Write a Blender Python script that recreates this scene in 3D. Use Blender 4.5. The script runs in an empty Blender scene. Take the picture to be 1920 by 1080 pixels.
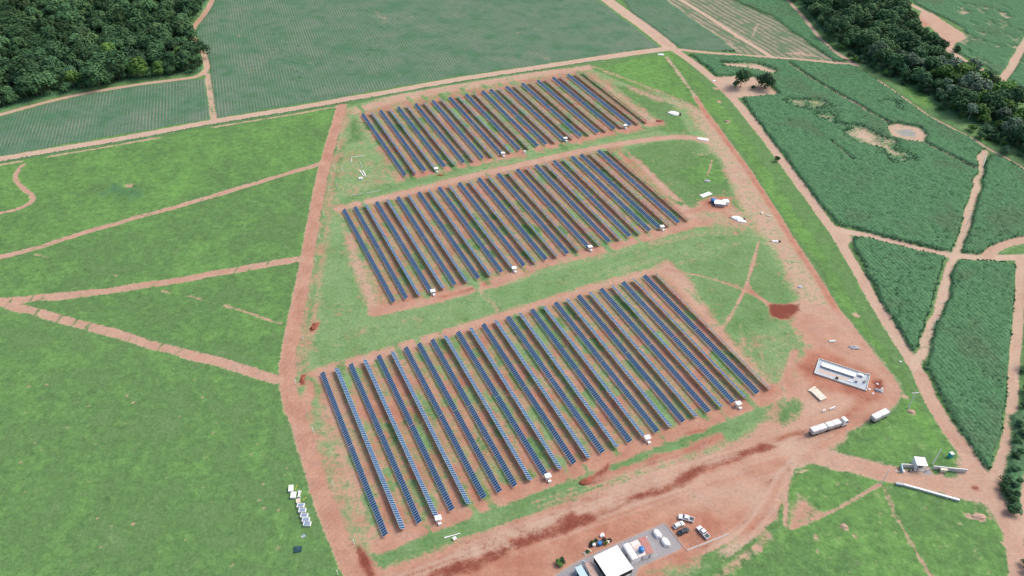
import bpy, bmesh, math, random
import numpy as np
from mathutils import Vector, Matrix
random.seed(7); rng = np.random.default_rng(11)
scene = bpy.context.scene
COL = scene.collection
R = math.radians

# ------------------------------------------------------------------ camera
CAM_H = 230.14; FPX = 1456.12; PITCH = R(39.0269); ROLL = R(0.7168); YAW = R(25.579)
_c, _s = math.cos(ROLL), math.sin(ROLL)
_rt = np.array([1., 0, 0]); _up = np.array([0, math.sin(PITCH), math.cos(PITCH)])
FW = np.array([0, math.cos(PITCH), -math.sin(PITCH)])
RT = _c*_rt + _s*_up; UP = -_s*_rt + _c*_up
cd = bpy.data.cameras.new('camera'); cam = bpy.data.objects.new('camera', cd); COL.objects.link(cam)
cd.sensor_width = 36; cd.lens = FPX/1920*36; cd.clip_start = 1; cd.clip_end = 9000
cam.matrix_world = Matrix(((RT[0], UP[0], -FW[0], 0), (RT[1], UP[1], -FW[1], 0), (RT[2], UP[2], -FW[2], CAM_H), (0, 0, 0, 1)))
scene.camera = cam

# ------------------------------------------------------------------ sky, sun, exposure
SUN_EL = R(50); SUN_AZ = R(68)          # azimuth measured clockwise from +Y
w = bpy.data.worlds.new('World'); scene.world = w; w.use_nodes = True
wn = w.node_tree; bg = wn.nodes['Background']
sky = wn.nodes.new('ShaderNodeTexSky'); sky.sky_type = 'NISHITA'; sky.sun_disc = False
sky.sun_elevation = SUN_EL; sky.sun_rotation = SUN_AZ; sky.air_density = 1.0; sky.dust_density = 4.0; sky.ozone_density = 1.0
wn.links.new(sky.outputs[0], bg.inputs[0]); bg.inputs[1].default_value = 0.15
sd = bpy.data.lights.new('sun', 'SUN'); sd.energy = 1.3; sd.angle = R(20); sd.color = (1.0, 0.95, 0.88)
so = bpy.data.objects.new('sun', sd); COL.objects.link(so)
dirv = Vector((math.sin(SUN_AZ)*math.cos(SUN_EL), math.cos(SUN_AZ)*math.cos(SUN_EL), math.sin(SUN_EL)))
so.rotation_euler = dirv.to_track_quat('Z', 'Y').to_euler()
vs = scene.view_settings; vs.view_transform = 'Standard'; vs.look = 'None'; vs.gamma = 1; vs.exposure = 0.64

# ------------------------------------------------------------------ helpers
def G(x, y, h=0.0):
    """ground point (metres) seen at photo position x, y, on the level z = h"""
    x = np.asarray(x, float); y = np.asarray(y, float)
    d = FW + ((x-960)/FPX)[..., None]*RT - ((y-540)/FPX)[..., None]*UP
    k = (h-CAM_H)/d[..., 2]
    return d[..., :2]*k[..., None]
def gp(x, y, h=0.0):
    q = G(x, y, h); return float(q[0]), float(q[1])
def GP(pts, h=0.0):
    p = np.array(pts, float); return G(p[:, 0], p[:, 1], h)
def heading(vx, vy=-640):
    d = FW + ((vx-960)/FPX)*RT - ((vy-540)/FPX)*UP
    return d[:2]/np.linalg.norm(d[:2])

class NT:
    """tiny node-graph helper"""
    def __init__(s, name):
        s.m = bpy.data.materials.new(name); s.m.use_nodes = True; s.nt = s.m.node_tree
        s.b = s.nt.nodes['Principled BSDF']; s.pos = None
    def new(s, t): return s.nt.nodes.new(t)
    def put(s, sock, v):
        if isinstance(v, (int, float)): sock.default_value = v
        elif isinstance(v, (tuple, list)): sock.default_value = (*v, 1) if len(v) == 3 and len(sock.default_value) == 4 else v
        else: s.nt.links.new(v, sock)
    def math(s, op, a, b=0.0, c=0.0, clamp=False):
        n = s.new('ShaderNodeMath'); n.operation = op; n.use_clamp = clamp
        s.put(n.inputs[0], a); s.put(n.inputs[1], b); s.put(n.inputs[2], c); return n.outputs[0]
    def add(s, a, b): return s.math('ADD', a, b)
    def sub(s, a, b): return s.math('SUBTRACT', a, b)
    def mul(s, a, b): return s.math('MULTIPLY', a, b)
    def ss(s, v, lo, hi):
        n = s.new('ShaderNodeMapRange'); n.interpolation_type = 'SMOOTHSTEP'
        s.put(n.inputs[0], v); s.put(n.inputs[1], lo); s.put(n.inputs[2], hi); return n.outputs[0]
    def lin(s, v, lo, hi, a, b):
        n = s.new('ShaderNodeMapRange'); s.put(n.inputs[0], v); s.put(n.inputs[1], lo); s.put(n.inputs[2], hi); s.put(n.inputs[3], a); s.put(n.inputs[4], b); return n.outputs[0]
    def mix(s, f, a, b, mode='MIX'):
        n = s.new('ShaderNodeMix'); n.data_type = 'RGBA'; n.blend_type = mode
        s.put(n.inputs[0], f); s.put(n.inputs[6], a); s.put(n.inputs[7], b); return n.outputs[2]
    def P(s):
        if s.pos is None:
            s.pos = s.new('ShaderNodeNewGeometry').outputs['Position']
        return s.pos
    def noise(s, scale, detail=3, rough=.55, vec=None):
        n = s.new('ShaderNodeTexNoise'); n.inputs['Scale'].default_value = scale; n.inputs['Detail'].default_value = detail
        n.inputs['Roughness'].default_value = rough; s.put(n.inputs['Vector'], vec if vec is not None else s.P()); return n.outputs['Fac']
    def attr(s, name):
        n = s.new('ShaderNodeAttribute'); n.attribute_name = name; x = s.new('ShaderNodeSeparateXYZ')
        s.nt.links.new(n.outputs['Vector'], x.inputs[0]); return x.outputs
    def fattr(s, name):
        n = s.new('ShaderNodeAttribute'); n.attribute_name = name; return n.outputs['Fac']
    def rnd(s): return s.new('ShaderNodeObjectInfo').outputs['Random']
    def objpos(s): return s.new('ShaderNodeTexCoord').outputs['Object']
    def scale(s, c, f):
        n = s.new('ShaderNodeVectorMath'); n.operation = 'SCALE'; s.put(n.inputs[0], c); s.put(n.inputs[3], f); return n.outputs[0]
    def bump(s, h, dist=.3, strength=.5):
        n = s.new('ShaderNodeBump'); s.put(n.inputs['Height'], h); n.inputs['Distance'].default_value = dist; n.inputs['Strength'].default_value = strength
        s.nt.links.new(n.outputs[0], s.b.inputs['Normal'])
    def out(s, col, rough=.9, spec=.2, metal=0.0):
        s.put(s.b.inputs['Base Color'], col); s.put(s.b.inputs['Roughness'], rough); s.b.inputs['Specular IOR Level'].default_value = spec
        s.b.inputs['Metallic'].default_value = metal; return s.m
def simple(name, col, rough=.6, spec=.4, metal=0, var=.12, dirt=None, dsc=1.2, damt=.5):
    n = NT(name); a = n.noise(2.3, 4); v = n.lin(a, .3, .7, 1-var, 1+var); c = n.scale(col, v)
    if dirt: c = n.mix(n.mul(n.ss(n.noise(dsc, 5, .65), .45, .68), damt), c, dirt)
    return n.out(c, rough, spec, metal)

def tag(o, label=None, cat=None, group=None, kind=None):
    if label: o['label'] = label
    if cat: o['category'] = cat
    if group: o['group'] = group
    if kind: o['kind'] = kind
    return o
def thing(name, loc, label, cat, rz=0.0, group=None):
    o = bpy.data.objects.new(name, None); COL.objects.link(o); o.empty_display_size = .5
    o.location = loc if len(loc) == 3 else (loc[0], loc[1], 0); o.rotation_euler = (0, 0, rz)
    return tag(o, label, cat, group)
class MB:
    def __init__(s): s.v = []; s.f = []; s.mi = []; s.cur = 0
    def add(s, vs, fs):
        o = len(s.v); s.v += [tuple(v) for v in vs]; s.f += [tuple(i+o for i in f) for f in fs]; s.mi += [s.cur]*len(fs); return s
    def box(s, c, d, rz=0.0, taper=(1, 1)):
        x, y, z = d[0]/2, d[1]/2, d[2]/2; ca, sa = math.cos(rz), math.sin(rz); vs = []
        for zz, t in ((-z, (1, 1)), (z, taper)):
            for a, b in ((-x, -y), (x, -y), (x, y), (-x, y)):
                a *= t[0]; b *= t[1]; vs.append((c[0]+a*ca-b*sa, c[1]+a*sa+b*ca, c[2]+zz))
        return s.add(vs, [(3, 2, 1, 0), (4, 5, 6, 7), (0, 1, 5, 4), (1, 2, 6, 5), (2, 3, 7, 6), (3, 0, 4, 7)])
    def prism(s, poly, z0, z1, inset=0.0):
        """polygon (x, y) extruded up, optionally shrunk at the top"""
        n = len(poly); P = np.array(poly, float); c = P.mean(0); T = c+(P-c)*(1-inset)
        return s.add([(*p, z0) for p in P]+[(*p, z1) for p in T], [tuple(range(n-1, -1, -1)), tuple(range(n, 2*n))]+[(i, (i+1) % n, n+(i+1) % n, n+i) for i in range(n)])
    def side(s, prof, y0, y1, w1=None):
        """profile in x, z extruded across y"""
        n = len(prof); vs = [(x, y0, z) for x, z in prof]+[(x, y1, z) for x, z in prof]
        return s.add(vs, [tuple(range(n)), tuple(range(2*n-1, n-1, -1))]+[(i, n+i, n+(i+1) % n, (i+1) % n) for i in range(n)])
    def tube(s, a, b, r0, r1=None, n=8):
        a = Vector(a); b = Vector(b); r1 = r0 if r1 is None else r1; d = (b-a).normalized()
        u = d.orthogonal().normalized(); v = d.cross(u); vs = []
        for p, r in ((a, r0), (b, r1)):
            vs += [p+(u*math.cos(t)+v*math.sin(t))*r for t in (2*math.pi*k/n for k in range(n))]
        return s.add(vs, [tuple(range(n-1, -1, -1)), tuple(range(n, 2*n))]+[(i, (i+1) % n, n+(i+1) % n, n+i) for i in range(n)])
    def lathe(s, prof, c=(0, 0, 0), n=20):
        vs = []; m = len(prof)
        for r, z in prof: vs += [(c[0]+r*math.cos(2*math.pi*k/n), c[1]+r*math.sin(2*math.pi*k/n), c[2]+z) for k in range(n)]
        fs = [(j*n+i, j*n+(i+1) % n, (j+1)*n+(i+1) % n, (j+1)*n+i) for j in range(m-1) for i in range(n)]
        fs += [tuple(range(n-1, -1, -1)), tuple(range((m-1)*n, m*n))]
        return s.add(vs, fs)
    def lump(s, c, r, seed=0, n=12, m=6, rough=.25):
        q = random.Random(seed); vs = []; fs = []
        for j in range(m+1):
            ph = math.pi/2*(1-j/m)
            for i in range(n):
                k = 1+q.uniform(-rough, rough)
                t = 2*math.pi*i/n
                vs.append((c[0]+r[0]*math.sin(ph)*math.cos(t)*k, c[1]+r[1]*math.sin(ph)*math.sin(t)*k, c[2]+(r[2]*math.cos(ph)*k if j else -.05)))
        for j in range(m): fs += [(j*n+i, j*n+(i+1) % n, (j+1)*n+(i+1) % n, (j+1)*n+i) for i in range(n)]
        return s.add(vs, fs)
    def mesh(s, name, mats, smooth=False):
        me = bpy.data.meshes.new(name); me.from_pydata(s.v, [], s.f)
        for m in (mats if isinstance(mats, (list, tuple)) else [mats]): me.materials.append(m)
        me.polygons.foreach_set('material_index', s.mi)
        bm = bmesh.new(); bm.from_mesh(me); bmesh.ops.recalc_face_normals(bm, faces=bm.faces); bm.to_mesh(me); bm.free()
        if smooth: me.polygons.foreach_set('use_smooth', [True]*len(me.polygons))
        return me
    def build(s, name, mats, parent=None, smooth=False, bevel=0.0):
        o = bpy.data.objects.new(name, s.mesh(name, mats, smooth)); COL.objects.link(o)
        if parent: o.parent = parent
        if bevel:
            b = o.modifiers.new('bevel', 'BEVEL'); b.width = bevel; b.segments = 2; b.limit_method = 'ANGLE'
        return o
def fastmesh(name, V, F, mat, attrs=None, smooth=True):
    """numpy verts (n,3) and quads (m,4) -> mesh"""
    me = bpy.data.meshes.new(name); n, m = len(V), len(F)
    me.vertices.add(n); me.vertices.foreach_set('co', np.ascontiguousarray(V, np.float32).ravel())
    me.loops.add(4*m); me.loops.foreach_set('vertex_index', np.ascontiguousarray(F, np.int32).ravel())
    me.polygons.add(m); me.polygons.foreach_set('loop_start', np.arange(m, dtype=np.int32)*4)
    me.polygons.foreach_set('use_smooth', np.full(m, smooth))
    for k, a in (attrs or {}).items():
        a = np.ascontiguousarray(a, np.float32)
        if a.ndim == 2:
            t = me.attributes.new(k, 'FLOAT_VECTOR', 'POINT'); t.data.foreach_set('vector', a.ravel())
        else:
            t = me.attributes.new(k, 'FLOAT', 'POINT'); t.data.foreach_set('value', a)
    me.materials.append(mat); me.update(calc_edges=True); return me
def link(name, me, parent=None):
    o = bpy.data.objects.new(name, me); COL.objects.link(o)
    if parent: o.parent = parent
    return o
def copy_tree(o, parent=None):
    c = o.copy(); COL.objects.link(c)
    if parent: c.parent = parent
    for ch in o.children: copy_tree(ch, c)
    return c
def vnoise(x, y, s, seed):
    """value noise in numpy, 0..1"""
    g = np.random.default_rng(seed).random((256, 256)); X = x/s+1000; Y = y/s+1000
    i = np.floor(X).astype(int); j = np.floor(Y).astype(int); u = X-i; v = Y-j; u = u*u*(3-2*u); v = v*v*(3-2*v)
    a = lambda p, q: g[(i+p) % 256, (j+q) % 256]
    return a(0, 0)*(1-u)*(1-v)+a(1, 0)*u*(1-v)+a(0, 1)*(1-u)*v+a(1, 1)*u*v

# ------------------------------------------------------------------ the land: what grows or lies where
XS = np.arange(-640, 641, 1.0); YS = np.arange(70, 881, 1.0)
GX, GY = np.meshgrid(XS, YS)
CH = {k: np.zeros(GX.shape, np.float32) for k in 'SRDLCKTVU'}
CH['L'][:] = .5
CLS = np.zeros(GX.shape, np.int8)
CNAMES = ['pasture', 'road', 'path', 'crop_field', 'stubble_field', 'forest_floor', 'bare_soil', 'gravel_pad']
def seg_dist(x, y, P, closed):
    d = np.full(x.shape, 1e9); n = len(P)
    for i in range(n if closed else n-1):
        a = P[i]; b = P[(i+1) % n]; e = b-a; l = (e*e).sum()+1e-9
        t = np.clip(((x-a[0])*e[0]+(y-a[1])*e[1])/l, 0, 1)
        d = np.minimum(d, (x-a[0]-t*e[0])**2+(y-a[1]-t*e[1])**2)
    return np.sqrt(d)
def smooth_line(P, k=3):
    P = np.array(P, float)
    for _ in range(k if len(P) > 2 else 0):
        Q = [P[0]]
        for a, b in zip(P[:-1], P[1:]): Q += [a*.75+b*.25, a*.25+b*.75]
        Q.append(P[-1]); P = np.array(Q)
    return P
def paint(pts, width=None, soft=1.5, op=1.0, cls=None, world=False, break_=None, wob=0.0, **ch):
    P = np.array(pts, float) if world else GP(pts)
    if width is not None: P = smooth_line(P, 2)
    pad = (width or 0)/2+soft+4+wob
    i0, i1 = np.searchsorted(XS, [P[:, 0].min()-pad, P[:, 0].max()+pad]); j0, j1 = np.searchsorted(YS, [P[:, 1].min()-pad, P[:, 1].max()+pad])
    if i0 >= i1 or j0 >= j1: return
    sl = (slice(j0, j1), slice(i0, i1)); x = GX[sl]; y = GY[sl]
    if wob:
        x = x+(vnoise(x, y, 9, 5)-.5)*2*wob; y = y+(vnoise(x, y, 9, 6)-.5)*2*wob
    if width is not None: sd_ = width/2-seg_dist(x, y, P, False)
    else:
        ins = np.zeros(x.shape, bool); n = len(P)
        for k in range(n):
            a = P[k]; b = P[(k+1) % n]
            if a[1] == b[1]: continue
            c = ((a[1] > y) != (b[1] > y)) & (x < (b[0]-a[0])*(y-a[1])/(b[1]-a[1])+a[0]); ins ^= c
        d = seg_dist(x, y, P, True); sd_ = np.where(ins, d, -d)
    wgt = np.clip(sd_/soft+.5, 0, 1)*op
    if break_: wgt = wgt*np.clip((vnoise(x, y, break_[0], 31)-break_[1])*6+.5, 0, 1)
    for k, v in ch.items():
        A = CH[k][sl]; A += (v-A)*wgt
    if cls is not None: CLS[sl][wgt > .5*op] = CNAMES.index(cls)
def rows_u(pts, vx):
    """row coordinate (metres across the crop rows) inside a field"""
    h = heading(vx); P = GP(pts); i0, i1 = np.searchsorted(XS, [P[:, 0].min()-60, P[:, 0].max()+60]); j0, j1 = np.searchsorted(YS, [P[:, 1].min()-60, P[:, 1].max()+60])
    sl = (slice(j0, j1), slice(i0, i1)); CH['U'][sl] = GX[sl]*h[1]-GY[sl]*h[0]

# --- fields
A2 = [(398, -60), (1090, -60), (1120, 0), (1180, 45), (1240, 91), (1200, 94), (1040, 117), (840, 146), (640, 182), (403, 222), (396, 170), (392, 110), (366, 60), (386, 25)]
A1 = [(-160, 262), (0, 220), (83, 196), (167, 177), (267, 161), (333, 152), (384, 149), (390, 173), (396, 223), (270, 245), (130, 270), (0, 294), (-160, 322)]
A3 = [(1140, -40), (1215, -40), (1255, 5), (1320, 50), (1385, 98), (1285, 94), (1245, 70), (1185, 25)]
STUB = [(1215, -40), (1340, -40), (1373, 0), (1447, 33), (1493, 67), (1533, 93), (1560, 115), (1480, 110), (1385, 98), (1320, 50), (1255, 5)]
B0 = [(1340, -40), (1460, -40), (1477, 5), (1510, 43), (1530, 70), (1560, 99), (1590, 119), (1560, 115), (1533, 93), (1493, 67), (1447, 33), (1373, 0)]
B1 = [(1292, 103), (1380, 106), (1480, 114), (1600, 125), (1640, 149), (1677, 175), (1747, 224), (1827, 264), (1846, 282), (1835, 318), (1822, 370), (1808, 412), (1792, 452), (1780, 474), (1740, 465), (1680, 450), (1620, 434), (1578, 424), (1545, 395), (1500, 335), (1460, 280), (1420, 227), (1395, 190), (1330, 130)]
B2 = [(1590, 444), (1640, 449), (1700, 464), (1772, 482), (1755, 547), (1735, 600), (1722, 650), (1712, 664), (1690, 630), (1650, 560), (1625, 510)]
B3 = [(1795, 487), (1850, 490), (1905, 497), (1908, 530), (1902, 600), (1897, 677), (1888, 740), (1880, 800), (1868, 850), (1855, 884), (1843, 875), (1790, 785), (1735, 692), (1738, 655), (1755, 600), (1780, 547)]
B4 = [(1855, 292), (1900, 306), (1960, 345), (2100, 420), (2100, 470), (1920, 455), (1860, 460), (1848, 474), (1802, 474), (1815, 430), (1835, 370), (1845, 325)]
B5 = [(1700, -40), (2200, -40), (2200, 300), (1925, 170), (1880, 146), (1855, 130), (1800, 103), (1775, 85), (1815, 68), (1800, 50), (1760, 30), (1715, 8)]
B6 = [(1925, 490), (2100, 500), (2100, 900), (1930, 900), (1925, 700)]
NWF = [(-260, -60), (396, -60), (392, 0), (380, 20), (353, 47), (352, 63), (363, 77), (377, 97), (383, 123), (380, 137), (333, 144), (250, 153), (167, 168), (83, 187), (0, 210), (-260, 262)]
RWF = [(1440, -60), (1487, 0), (1513, 23), (1540, 58), (1563, 80), (1600, 100), (1640, 130), (1680, 150), (1725, 165), (1755, 195), (1790, 217), (1840, 240), (1880, 262), (1920, 292), (2080, 380), (2080, 300), (1920, 216), (1880, 188), (1843, 160), (1813, 141), (1780, 122), (1758, 104), (1735, 84), (1708, 68), (1700, 42), (1672, 10), (1640, -40)]

paint([(-400, 500), (-400, 250), (640, 190), (640, 700)], L=.62, op=1)                     # pasture left, upper
paint([(-300, 290), (600, 190), (640, 205), (600, 310), (300, 395), (-300, 520)], L=.78, soft=30, op=.8)
paint([(-300, 580), (530, 720), (640, 1200), (-300, 1200)], L=.55, soft=25)
for F, K, C, vx in ((A1, .12, 1, 320), (A2, 0, 1, 335), (A3, .35, 1, 150), (B0, 1, 1, 150), (B5, .8, 1, 900), (B1, 1, 1, 470), (B2, 1, 1, 640), (B3, 1, 1, 520), (B4, 1, 1, 500), (B6, 1, .8, 500)):
    rows_u(F, vx); paint(F, soft=2.0, C=C, K=K, cls='crop_field', wob=1.0)
rows_u(STUB, 150); paint(STUB, soft=4, T=1, C=0, cls='stubble_field', wob=1.5)
# verge between the right wood and its fields
paint([(1563, 97), (1600, 122), (1643, 148), (1707, 193), (1787, 240), (1853, 278), (1920, 323), (2080, 410), (2080, 330), (1880, 255), (1760, 185), (1700, 150), (1600, 95)], soft=6, L=.35, C=.35, K=1)
paint([(1690, 158), (1735, 168), (1752, 200), (1725, 198)], soft=8, L=.95, C=0)
paint([(1838, 252), (1870, 262), (1880, 275), (1850, 272)], soft=8, L=.9, C=0)
for F in (NWF, RWF): paint(F, soft=3, S=.05, R=.4, D=.3, C=.75, K=1, L=.3, cls='forest_floor')

# --- right-hand bare patches inside the crops
TAN = dict(S=.85, R=.05, C=0, D=0)
paint([(1352, 118), (1420, 120), (1455, 133), (1450, 138), (1400, 128), (1360, 124)], soft=5, **TAN, op=.9)
paint([(1333, 145), (1375, 143), (1392, 138), (1430, 150), (1447, 163), (1458, 177), (1420, 181), (1385, 184), (1352, 170)], soft=4, **TAN, cls='bare_soil')
for a in ([(1490, 194), (1520, 190), (1548, 202), (1520, 204)], [(1540, 216), (1555, 215), (1568, 226)], [(1575, 233), (1600, 238), (1640, 250), (1680, 280), (1708, 298), (1690, 300), (1650, 283), (1610, 258)], [(1662, 190), (1680, 196), (1685, 203)]):
    paint(a, soft=13, S=.66, R=0, C=.3, wob=5)
paint([(1664, 237), (1680, 232), (1725, 240), (1737, 255), (1732, 268), (1700, 264), (1672, 256)], soft=3, **TAN, cls='bare_soil')
paint([(1674, 244), (1700, 240), (1722, 248), (1718, 258), (1690, 256)], soft=5, S=.62, R=0, D=.1, V=.68, L=0, cls='bare_soil')
paint([(1556, 264), (1600, 301)], 1.3, 1.5, S=.62, R=.1)
paint([(1480, 120), (1513, 143), (1557, 170), (1600, 193), (1633, 213), (1667, 232)], 2.2, 1.5, S=.75, R=.1, C=0)
paint([(1735, 270), (1780, 293), (1827, 317)], 2.2, 1.5, S=.75, R=.1, C=0)
paint([(1717, 50), (1727, 22), (1747, 24), (1780, 46), (1806, 62), (1813, 71), (1793, 80), (1783, 98), (1770, 84), (1760, 66), (1745, 50)], soft=4, S=1, R=.3, C=0, cls='bare_soil')
paint([(1717, 50), (1727, 32), (1745, 50), (1735, 58)], soft=5, R=.7)
for q in range(46):
    x = 1790+130*rng.random(); y = 5+120*rng.random(); paint([(x, y), (x+14*rng.random()+6, y+3), (x+10, y+6)], soft=6, S=.6, R=.05, C=.5)
for q in range(40):
    x = 420+750*rng.random(); y = 5+150*rng.random()
    if y > 222-.165*(x-400)-10: continue
    paint([(x, y), (x+12+20*rng.random(), y+8), (x+8, y+14+8*rng.random())], soft=9, S=.28, R=.05)
for q in range(70):                                               # dark clumps in the big field
    x, y = (480+90*rng.random(), 60+100*rng.random()) if q < 38 else (690+30*rng.random(), 20+130*rng.random())
    paint([(x, y), (x+2.5*rng.random(), y+.6*rng.random())], .5+1.2*rng.random()**2, 2.0, K=1.0, op=.9)

# --- the solar site ground
SITE = [(650, 200), (760, 172), (1000, 136), (1100, 125), (1200, 150), (1300, 185), (1340, 230), (1390, 300), (1440, 380), (1490, 460), (1560, 570), (1620, 650), (1690, 720), (1680, 760), (1600, 800), (1500, 845), (1480, 870), (1440, 960), (1330, 1030), (1200, 1100), (660, 1120), (590, 900), (560, 760), (548, 690), (590, 480), (625, 330)]
paint(SITE, soft=3, S=.3, R=.55, L=.10, C=0)
paint([(1110, 128), (1235, 103), (1262, 100), (1330, 190), (1345, 240), (1300, 205), (1250, 178), (1180, 158)], soft=4, S=0, L=.9)
GREEN = [(1240, 100), (1262, 96), (1300, 135), (1350, 195), (1400, 262), (1440, 320), (1480, 385), (1530, 455), (1580, 540), (1630, 620), (1690, 700), (1730, 775), (1790, 860), (1810, 885), (1700, 880), (1640, 850), (1600, 830), (1640, 800), (1690, 770), (1695, 720), (1640, 655), (1585, 580), (1540, 510), (1490, 435), (1440, 360), (1395, 290), (1350, 228), (1300, 160)]
paint(GREEN, soft=3, S=.05, L=.92, C=0)
paint([(1560, 815), (1600, 800), (1680, 780), (1700, 790), (1800, 885), (1690, 880), (1600, 850), (1545, 850)], soft=4, S=.12, L=.66)
LOWR = [(1475, 872), (1560, 875), (1650, 900), (1760, 930), (1845, 940), (1885, 1000), (1895, 1100), (1280, 1100), (1390, 1030), (1450, 985)]
paint(LOWR, soft=3, S=.08, L=.68, C=0)
GS = dict(S=.22, L=.32)
paint([(640, 245), (655, 230), (690, 262), (720, 340), (735, 345), (640, 385), (628, 360)], soft=5, S=.34, L=.1)
paint([(650, 225), (668, 225), (680, 262), (655, 268)], soft=6, S=.1, L=.6)
paint([(735, 342), (820, 325), (950, 297), (1060, 272), (1150, 252), (1240, 232), (1240, 244), (1100, 270), (950, 302), (800, 340), (640, 383), (640, 372)], soft=3, S=.12, L=.28)
paint([(1170, 280), (1240, 264), (1300, 262), (1340, 290), (1365, 340), (1400, 400), (1330, 390), (1300, 405), (1240, 350)], soft=5, S=.15, L=.42)
paint([(1290, 290), (1345, 300), (1365, 345), (1310, 352), (1270, 330)], soft=12, S=0, L=.75)
paint([(1150, 160), (1210, 165), (1260, 195), (1290, 250), (1240, 245), (1225, 225), (1180, 185)], soft=5, S=.1, L=.5)
paint([(600, 470), (660, 440), (690, 500), (720, 570), (850, 555), (980, 525), (1120, 490), (1260, 450), (1400, 435), (1450, 480), (1500, 570), (1490, 600), (1400, 640), (1340, 600), (1250, 500), (1200, 500), (900, 600), (690, 665), (590, 690), (595, 590)], soft=5, S=.17, L=.2)
paint([(1280, 480), (1420, 450), (1470, 520), (1500, 575), (1440, 640), (1380, 640), (1330, 560)], soft=10, S=.12, L=.32)
paint([(1360, 640), (1480, 600), (1520, 650), (1490, 690), (1450, 700)], soft=8, S=.3, L=.2)
G3 = [(705, 1035), (780, 1000), (900, 958), (1040, 905), (1150, 862), (1260, 815), (1370, 790), (1460, 752), (1510, 750), (1515, 772), (1460, 800), (1360, 830), (1270, 862), (1180, 905), (1040, 958), (900, 1015), (780, 1060), (715, 1068)]
paint(G3, soft=4, S=.12, L=.34)
paint([(1180, 905), (1270, 850), (1400, 800), (1460, 800), (1360, 840), (1250, 890), (1130, 940)], soft=8, S=.30, L=.12)
# soil under the three blocks
for top, bot in (([(668, 205), (1100, 125)], [(1250, 235), (742, 345)]), ([(632, 385), (1160, 272)], [(1320, 420), (715, 580)]), ([(580, 700), (1250, 500)], [(1465, 735), (705, 1030)])):
    paint(top+bot, soft=5, S=.58, R=.78, L=.2, cls=None)
paint([(640, 400), (655, 430), (715, 575), (690, 580), (655, 490)], soft=4, S=.7, R=.35)
paint([(1230, 500), (1250, 490), (1290, 520), (1330, 590), (1370, 640), (1440, 720), (1400, 690), (1330, 610)], soft=5, S=.85, R=.3)
paint([(1180, 290), (1200, 300), (1260, 360), (1330, 420), (1290, 410)], soft=4, S=.8, R=.3)
paint([(1120, 150), (1150, 165), (1190, 195), (1240, 230), (1215, 228)], soft=4, S=.6, R=.35)
paint([(600, 720), (640, 700), (720, 1000), (700, 1030), (655, 960), (615, 830)], soft=5, S=.62, R=.55)
# block end lanes
paint([(668, 206), (760, 182), (900, 158), (1000, 140), (1100, 127)], 9, 4, S=.75, R=.35)
paint([(755, 332), (820, 320), (950, 293), (1060, 267), (1170, 243), (1240, 228)], 4.5, 2, S=.92, R=.7, cls='path')
paint([(635, 392), (697, 376), (763, 362), (830, 344), (897, 327), (967, 312), (1033, 296), (1100, 281), (1150, 271), (1217, 262), (1260, 257), (1290, 257), (1320, 262), (1345, 275)], 5, 2, S=1, R=.38, cls='path')
paint([(700, 585), (767, 573), (833, 556), (900, 538), (967, 518), (1000, 500), (1100, 476), (1200, 448), (1267, 429), (1320, 416)], 5.5, 2.5, S=.9, R=.6, cls='path')
paint([(833, 556), (900, 538), (915, 530)], 2.5, 2, S=1, R=.9, D=.35)
for off in (0, 4): paint([(920, 545-off), (1000, 518-off), (1100, 492-off), (1200, 462-off), (1280, 447-off), (1347, 437-off), (1413, 445-off)], .9, 1.2, S=.55, R=.2, op=.7)
paint([(960, 512), (1010, 505), (1080, 488), (1120, 478), (1100, 475), (1000, 495)], soft=6, S=.65, R=.5, op=.7)
paint([(590, 700), (680, 674), (760, 650), (850, 620), (950, 590), (1060, 555), (1160, 525), (1240, 505)], 5, 3, S=.85, R=.45, cls='path')
paint([(715, 1022), (780, 995), (880, 955), (1000, 910), (1120, 866), (1230, 825), (1340, 782), (1420, 752), (1480, 722)], 6, 2.5, S=1, R=.72, cls='path')
paint([(1325, 665), (1390, 560), (1405, 520), (1423, 452)], 1.6, 1.5, S=.8, R=.45)
paint([(1250, 505), (1330, 520), (1400, 545), (1450, 572)], 1.4, 1.5, S=.75, R=.6)
paint([(1335, 300), (1327, 330)], 1.6, 1.5, S=.7, R=.3)
paint([(1512, 650), (1520, 600)], 1.6, 1.6, S=.7, R=.4)
paint([(890, 535), (915, 560), (935, 583)], 2.5, 3, S=.55, R=.35)
# east lane and the rough ground beside it
paint([(1175, 158), (1230, 178), (1290, 190), (1320, 215), (1300, 205), (1230, 190), (1180, 170)], soft=5, S=.55, R=.25)
paint([(1105, 122), (1180, 150), (1260, 180), (1300, 200), (1330, 240)], 4, 4, S=.6, R=.3)
paint([(1280, 190), (1330, 215), (1360, 262), (1405, 322), (1450, 395), (1490, 462), (1555, 560), (1575, 600), (1500, 602), (1495, 560), (1455, 480), (1415, 425), (1395, 400), (1370, 345), (1340, 285), (1310, 240)], soft=6, S=.64, R=.26, L=.1, cls='bare_soil')
paint([(1300, 380), (1340, 372), (1400, 400), (1420, 430), (1330, 420), (1300, 410)], soft=6, S=.6, R=.5)
paint([(1340, 368), (1372, 372), (1365, 395), (1330, 395), (1315, 380)], soft=5, S=.95, R=.95, D=.15)
paint([(1292, 398), (1330, 385), (1375, 408)], 3, 3, S=.9, R=.8)
paint([(1303, 180), (1322, 212), (1345, 240), (1366, 271), (1387, 298), (1407, 326), (1427, 358), (1453, 397), (1480, 443), (1510, 487), (1540, 533), (1567, 580), (1592, 613), (1618, 647), (1645, 682), (1670, 713), (1682, 735), (1670, 755), (1630, 775), (1594, 797), (1560, 818), (1490, 845)], 3.6, 1.6, S=1, R=.85, cls='road')
paint([(1250, 108), (1275, 140), (1303, 180)], 3, 3, S=.7, R=.2)
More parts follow.
